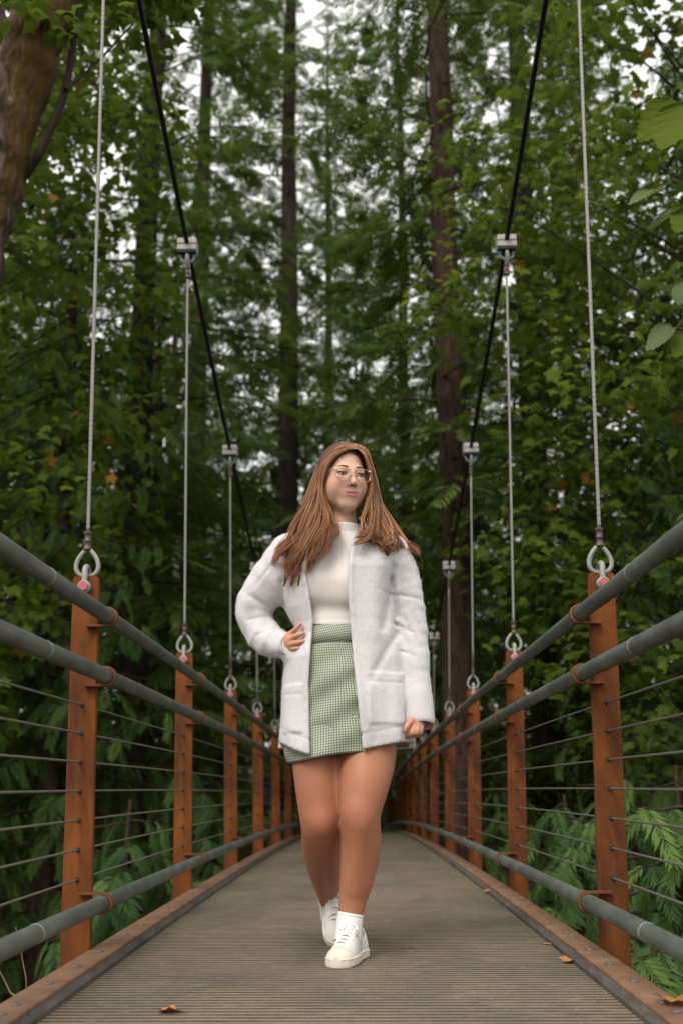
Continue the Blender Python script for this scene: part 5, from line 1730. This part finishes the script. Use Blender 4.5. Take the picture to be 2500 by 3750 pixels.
# cuffs: turned-back rib, open at the end
def cuff(path, ro, ri, n=40, ribs=30):
    V = []; F = []
    P = np.array(path, float); T, N_, Bn = frames(P)
    m_ = len(P)
    for j in range(m_):
        for k in range(n):
            a = 2 * math.pi * k / n
            r = ro[j] + 0.0009 * math.sin(a * ribs)
            V.append(P[j] + r * (math.cos(a) * N_[j] + math.sin(a) * Bn[j]))
    for j in range(m_ - 1, -1, -1):
        for k in range(n):
            a = 2 * math.pi * k / n
            V.append(P[j] + (ri[j]) * (math.cos(a) * N_[j] + math.sin(a) * Bn[j]))
    for j in range(2 * m_ - 1):
        for k in range(n): F.append((j * n + k, j * n + (k + 1) % n, (j + 1) * n + (k + 1) % n, (j + 1) * n + k))
    for k in range(n): F.append(((2 * m_ - 1) * n + k, (2 * m_ - 1) * n + (k + 1) % n, (k + 1) % n, k))
    return V, F
pts = bez([B(957, 1588, -0.034), B(959, 1612, -0.042), B(961, 1640, -0.052), B(963, 1668, -0.064)], 4)
V, F = cuff(pts, np.interp(np.linspace(0, 1, len(pts)), [0, 0.12, 0.5, 0.85, 1], [0.0445, 0.0480, 0.0495, 0.0495, 0.0465]), np.interp(np.linspace(0, 1, len(pts)), [0, 1], [0.040, 0.0435]), 90)
ptobj('cuff', V, F, MATS['knit_white'], True, None, None).parent = card
pts = bez([B(640, 1482, -0.022), B(650, 1484, -0.040), B(658, 1484, -0.056), B(664, 1482, -0.068)], 4)
V, F = cuff(pts, np.interp(np.linspace(0, 1, len(pts)), [0, 0.3, 0.6, 1], [0.041, 0.0415, 0.037, 0.0345]), np.interp(np.linspace(0, 1, len(pts)), [0, 1], [0.034, 0.030]), 72, 24)
ptobj('cuff', V, F, MATS['knit_white'], True, None, None).parent = card

# ---- socks and shoes
def sock(leg, rads, i0, ptop, ext):
    pass
def sock_tube(P, R):
    mb = MB().tube(P, R, 28, False)
    return mb.V, mb.F
P = bez([B(805, 2098, -0.043), B(803, 2112, -0.045), B(800, 2140, -0.055), B(797, 2165, -0.065)], 5)
r = np.interp(np.linspace(0, 1, len(P)), [0, 0.04, 0.14, 0.3, 0.36, 0.6, 1], [0.0395, 0.0410, 0.0408, 0.0400, 0.0412, 0.0405, 0.041])
ptobj('sock', *sock_tube(P, r), MATS['sock'])
P = bez([B(755, 2046, 0.375), B(758, 2062, 0.415), B(761, 2085, 0.45), B(764, 2110, 0.48)], 5)
r = np.interp(np.linspace(0, 1, len(P)), [0, 0.04, 0.3, 0.36, 0.6, 1], [0.0415, 0.0430, 0.0415, 0.043, 0.041, 0.042])
ptobj('sock', *sock_tube(P, r), MATS['sock'])

# sneaker in its own frame: x across, y from heel (0) to toe (0.275), z up
def sneaker():
    xs = spaced(-0.065, 0.065, 0.0035); ys = spaced(-0.02, 0.30, 0.0035); zs = spaced(-0.004, 0.125, 0.0035)
    X, Y, Z = xs[:, None, None], ys[None, :, None], zs[None, None, :]
    def hw(y): return np.interp(y, [-0.004, 0.0, 0.03, 0.10, 0.19, 0.235, 0.262, 0.275, 0.28], [0.0, 0.022, 0.036, 0.0365, 0.0475, 0.0455, 0.034, 0.016, 0.0])
    def cx(y): return np.interp(y, [0, 0.1, 0.2, 0.28], [0.0, 0.002, -0.002, -0.006])
    w = hw(ys)[None, :, None]; c = cx(ys)[None, :, None]
    rim_ = np.abs(X - c) - w
    sole = np.maximum(np.maximum(rim_, -Z), Z - 0.026) + 0 * X
    endd = np.maximum(-0.004 - Y, Y - 0.278)
    sole = np.maximum(sole, endd)
    top = np.interp(ys, [0, 0.02, 0.06, 0.10, 0.15, 0.19, 0.22, 0.25, 0.275], [0.085, 0.088, 0.078, 0.090, 0.082, 0.066, 0.056, 0.048, 0.030])[None, :, None]
    zz_ = np.clip(Z / top, 0, 1.2)
    ww = (w - 0.004) * np.sqrt(np.clip(1 - np.clip((zz_ - 0.25) / 0.78, 0, 1) ** 2.2, 0, 1)) + 0.0 * X
    up = np.abs(X - c) - ww
    up = np.maximum(np.maximum(up, Z - top), endd + 0.003)
    up = np.where(Z < 0.02, np.maximum(np.abs(X - c) - (w - 0.004), endd + 0.003), up)
    cap = np.maximum(up - 0.0035, 0.222 + 0.6 * np.abs(X - c) ** 1.2 - Y)          # shell toe
    hole = np.sqrt(((X - 0) / 0.033) ** 2 + ((Y - 0.055) / 0.050) ** 2 + ((Z - 0.105) / 0.055) ** 2) - 1
    up2 = np.maximum(up, -hole * 0.03)
    # stripes on the side, a hair proud
    return (xs, ys, zs, sole, up2, cap)
sxs, sys_, szs, d_sole, d_up, d_cap = sneaker()
def sn(d, it=2):
    V, F = surface_nets(np.ascontiguousarray(np.broadcast_to(d, (len(sxs), len(sys_), len(szs)))).astype(np.float32), sxs, sys_, szs)
    return relax(V, F, it, 0.6), F
pad_ = 1
def closed(d):
    d = np.array(np.broadcast_to(d, (len(sxs), len(sys_), len(szs))), np.float32)
    d[0], d[-1] = 0.01, 0.01; d[:, 0], d[:, -1] = 0.01, 0.01; d[:, :, 0], d[:, :, -1] = 0.01, 0.01
    return d
shoe_up = np_mesh('shoe', *sn(closed(d_up)), MATS['shoe_leather'], True)
shoe_cap = np_mesh('toe_cap', *sn(closed(d_cap)), MATS['shoe_rubber'], True)
shoe_sole = np_mesh('sole', *sn(closed(d_sole), 1), MATS['shoe_rubber'], True)
def lace_mesh():
    mb = MB()
    for i, y in enumerate([0.125, 0.145, 0.165, 0.185, 0.205]):
        z = float(np.interp(y, [0.10, 0.15, 0.19, 0.22], [0.094, 0.086, 0.070, 0.060]))
        s = 1 if i % 2 else -1
        pts = bez([(-0.024, y - 0.004 * s, z - 0.013), (-0.010, y, z + 0.001), (0.010, y + 0.002 * s, z + 0.001), (0.024, y + 0.006 * s, z - 0.013)], 4)
        mb.tube(pts, 0.0036, 6)
    z = 0.098
    for s in (-1, 1):
        mb.tube(bez([(0, 0.118, z), (s * 0.014, 0.124, z + 0.008), (s * 0.027, 0.132, z - 0.004), (s * 0.018, 0.136, z - 0.004), (0.002 * s, 0.122, z + 0.001)], 5), 0.0024, 6)
        mb.tube(bez([(0, 0.118, z), (s * 0.012, 0.134, z + 0.001), (s * 0.024, 0.146, z - 0.016)], 5), 0.0022, 6)
    return mb.mesh('lace', MATS['shoe_lace'], True)
def tongue_mesh():
    mb = MB()
    V = []; F = []
    for i, (y, z, w) in enumerate([(0.160, 0.082, 0.022), (0.130, 0.094, 0.024), (0.112, 0.106, 0.025), (0.104, 0.118, 0.023), (0.102, 0.124, 0.016)]):
        for j in range(7):
            u = j / 3 - 1
            V.append((w * u, y - 0.010 * u * u, z - 0.012 * u * u))
        for j in range(7):
            u = j / 3 - 1
            V.append((w * u, y - 0.010 * u * u - 0.007, z - 0.012 * u * u - 0.003))
    for i in range(4):
        for j in range(6):
            a = i * 14 + j
            F.append((a, a + 1, a + 15, a + 14)); F.append((a + 7, a + 21, a + 22, a + 8))
        F.append((i * 14, i * 14 + 14, i * 14 + 21, i * 14 + 7)); F.append((i * 14 + 6, i * 14 + 13, i * 14 + 27, i * 14 + 20))
    for j in range(6): F.append((56 + j, 56 + j + 1, 63 + j + 1, 63 + j))
    mb.add(V, F)
    return mb.mesh('tongue', MATS['shoe_leather'], True)
def seam_mesh():
    mb = MB()
    for s in (-1, 1):
        for (y0, z0, y1, z1) in ((0.118, 0.072, 0.150, 0.030), (0.098, 0.068, 0.130, 0.030), (0.078, 0.064, 0.110, 0.030)):
            P = []
            for t in np.linspace(0, 1, 7):
                y = y0 + (y1 - y0) * t; z = z0 + (z1 - z0) * t
                top = float(np.interp(y, [0, 0.02, 0.06, 0.10, 0.15, 0.19], [0.085, 0.088, 0.078, 0.090, 0.082, 0.066]))
                w = float(np.interp(y, [0.0, 0.03, 0.10, 0.19], [0.022, 0.036, 0.0365, 0.0475])) - 0.004
                zz_ = min(1, z / top); ww = w * math.sqrt(max(0, 1 - max(0, (zz_ - 0.25) / 0.78) ** 2.2))
                P.append((0.001 + s * (ww + 0.0002), y, z))
            mb.tube(P, 0.0007, 4)
    P = []
    for a in np.linspace(0, 1, 40):
        s = -1 if a < 0.5 else 1
    for s in (-1, 1):
        P = [(float(np.interp(y, [0, 0.1, 0.2, 0.28], [0.0, 0.002, -0.002, -0.006])) + s * (float(np.interp(y, [0.0, 0.03, 0.10, 0.19, 0.235, 0.262, 0.275], [0.022, 0.036, 0.0365, 0.0475, 0.0455, 0.034, 0.016])) + 0.0002), y, 0.0215) for y in np.linspace(0.01, 0.274, 40)]
        mb.tube(P, 0.0006, 4)
    return mb.mesh('seam', MATS['shoe_seam'], True)
lace_me, tongue_me, seam_me = lace_mesh(), tongue_mesh(), seam_mesh()
def place_shoe(loc, rotz, rotx, lab):
    o = link('shoe', shoe_up, person)
    o.location = Vector(np.array(loc) - PO); o.rotation_mode = 'XYZ'; o.rotation_euler = (rotx, 0, rotz)
    o.rotation_euler = (Matrix.Rotation(rotz, 3, 'Z') @ Matrix.Rotation(rotx, 3, 'X')).to_euler()
    for nm, me in (('sole', shoe_sole), ('toe_cap', shoe_cap), ('lace', lace_me), ('tongue', tongue_me), ('seam', seam_me)):
        link(nm, me, o)
    o['label'] = lab
    return o
toe = atz(768, 2226, float(prof(3.55)))
rz = math.pi - math.radians(17)               # toe towards the camera, a little to the left of the picture
dirv = np.array([-math.sin(rz), math.cos(rz), 0])
heel = toe - dirv * 0.272; heel[2] = float(prof(heel[1])) + 0.0005
place_shoe(heel, rz, 0.0, 'white low sneaker with a ribbed rubber toe, planted on the deck')
# trailing foot: heel lifted, toe on the deck
rz2 = math.pi + math.radians(4); rx2 = math.radians(-38)
toe2 = np.array([B(772, 2150, 0.30)[0], 0, 0]); toe2[1] = YB + 0.29
d2 = (Matrix.Rotation(rz2, 3, 'Z') @ Matrix.Rotation(rx2, 3, 'X')) @ Vector((0, 0.25, 0))
heel2 = np.array([toe2[0] - d2.x, toe2[1] - d2.y, float(prof(toe2[1])) + 0.004 - d2.z])
place_shoe(heel2, rz2, rx2, 'white sneaker of the trailing foot with its heel lifted')
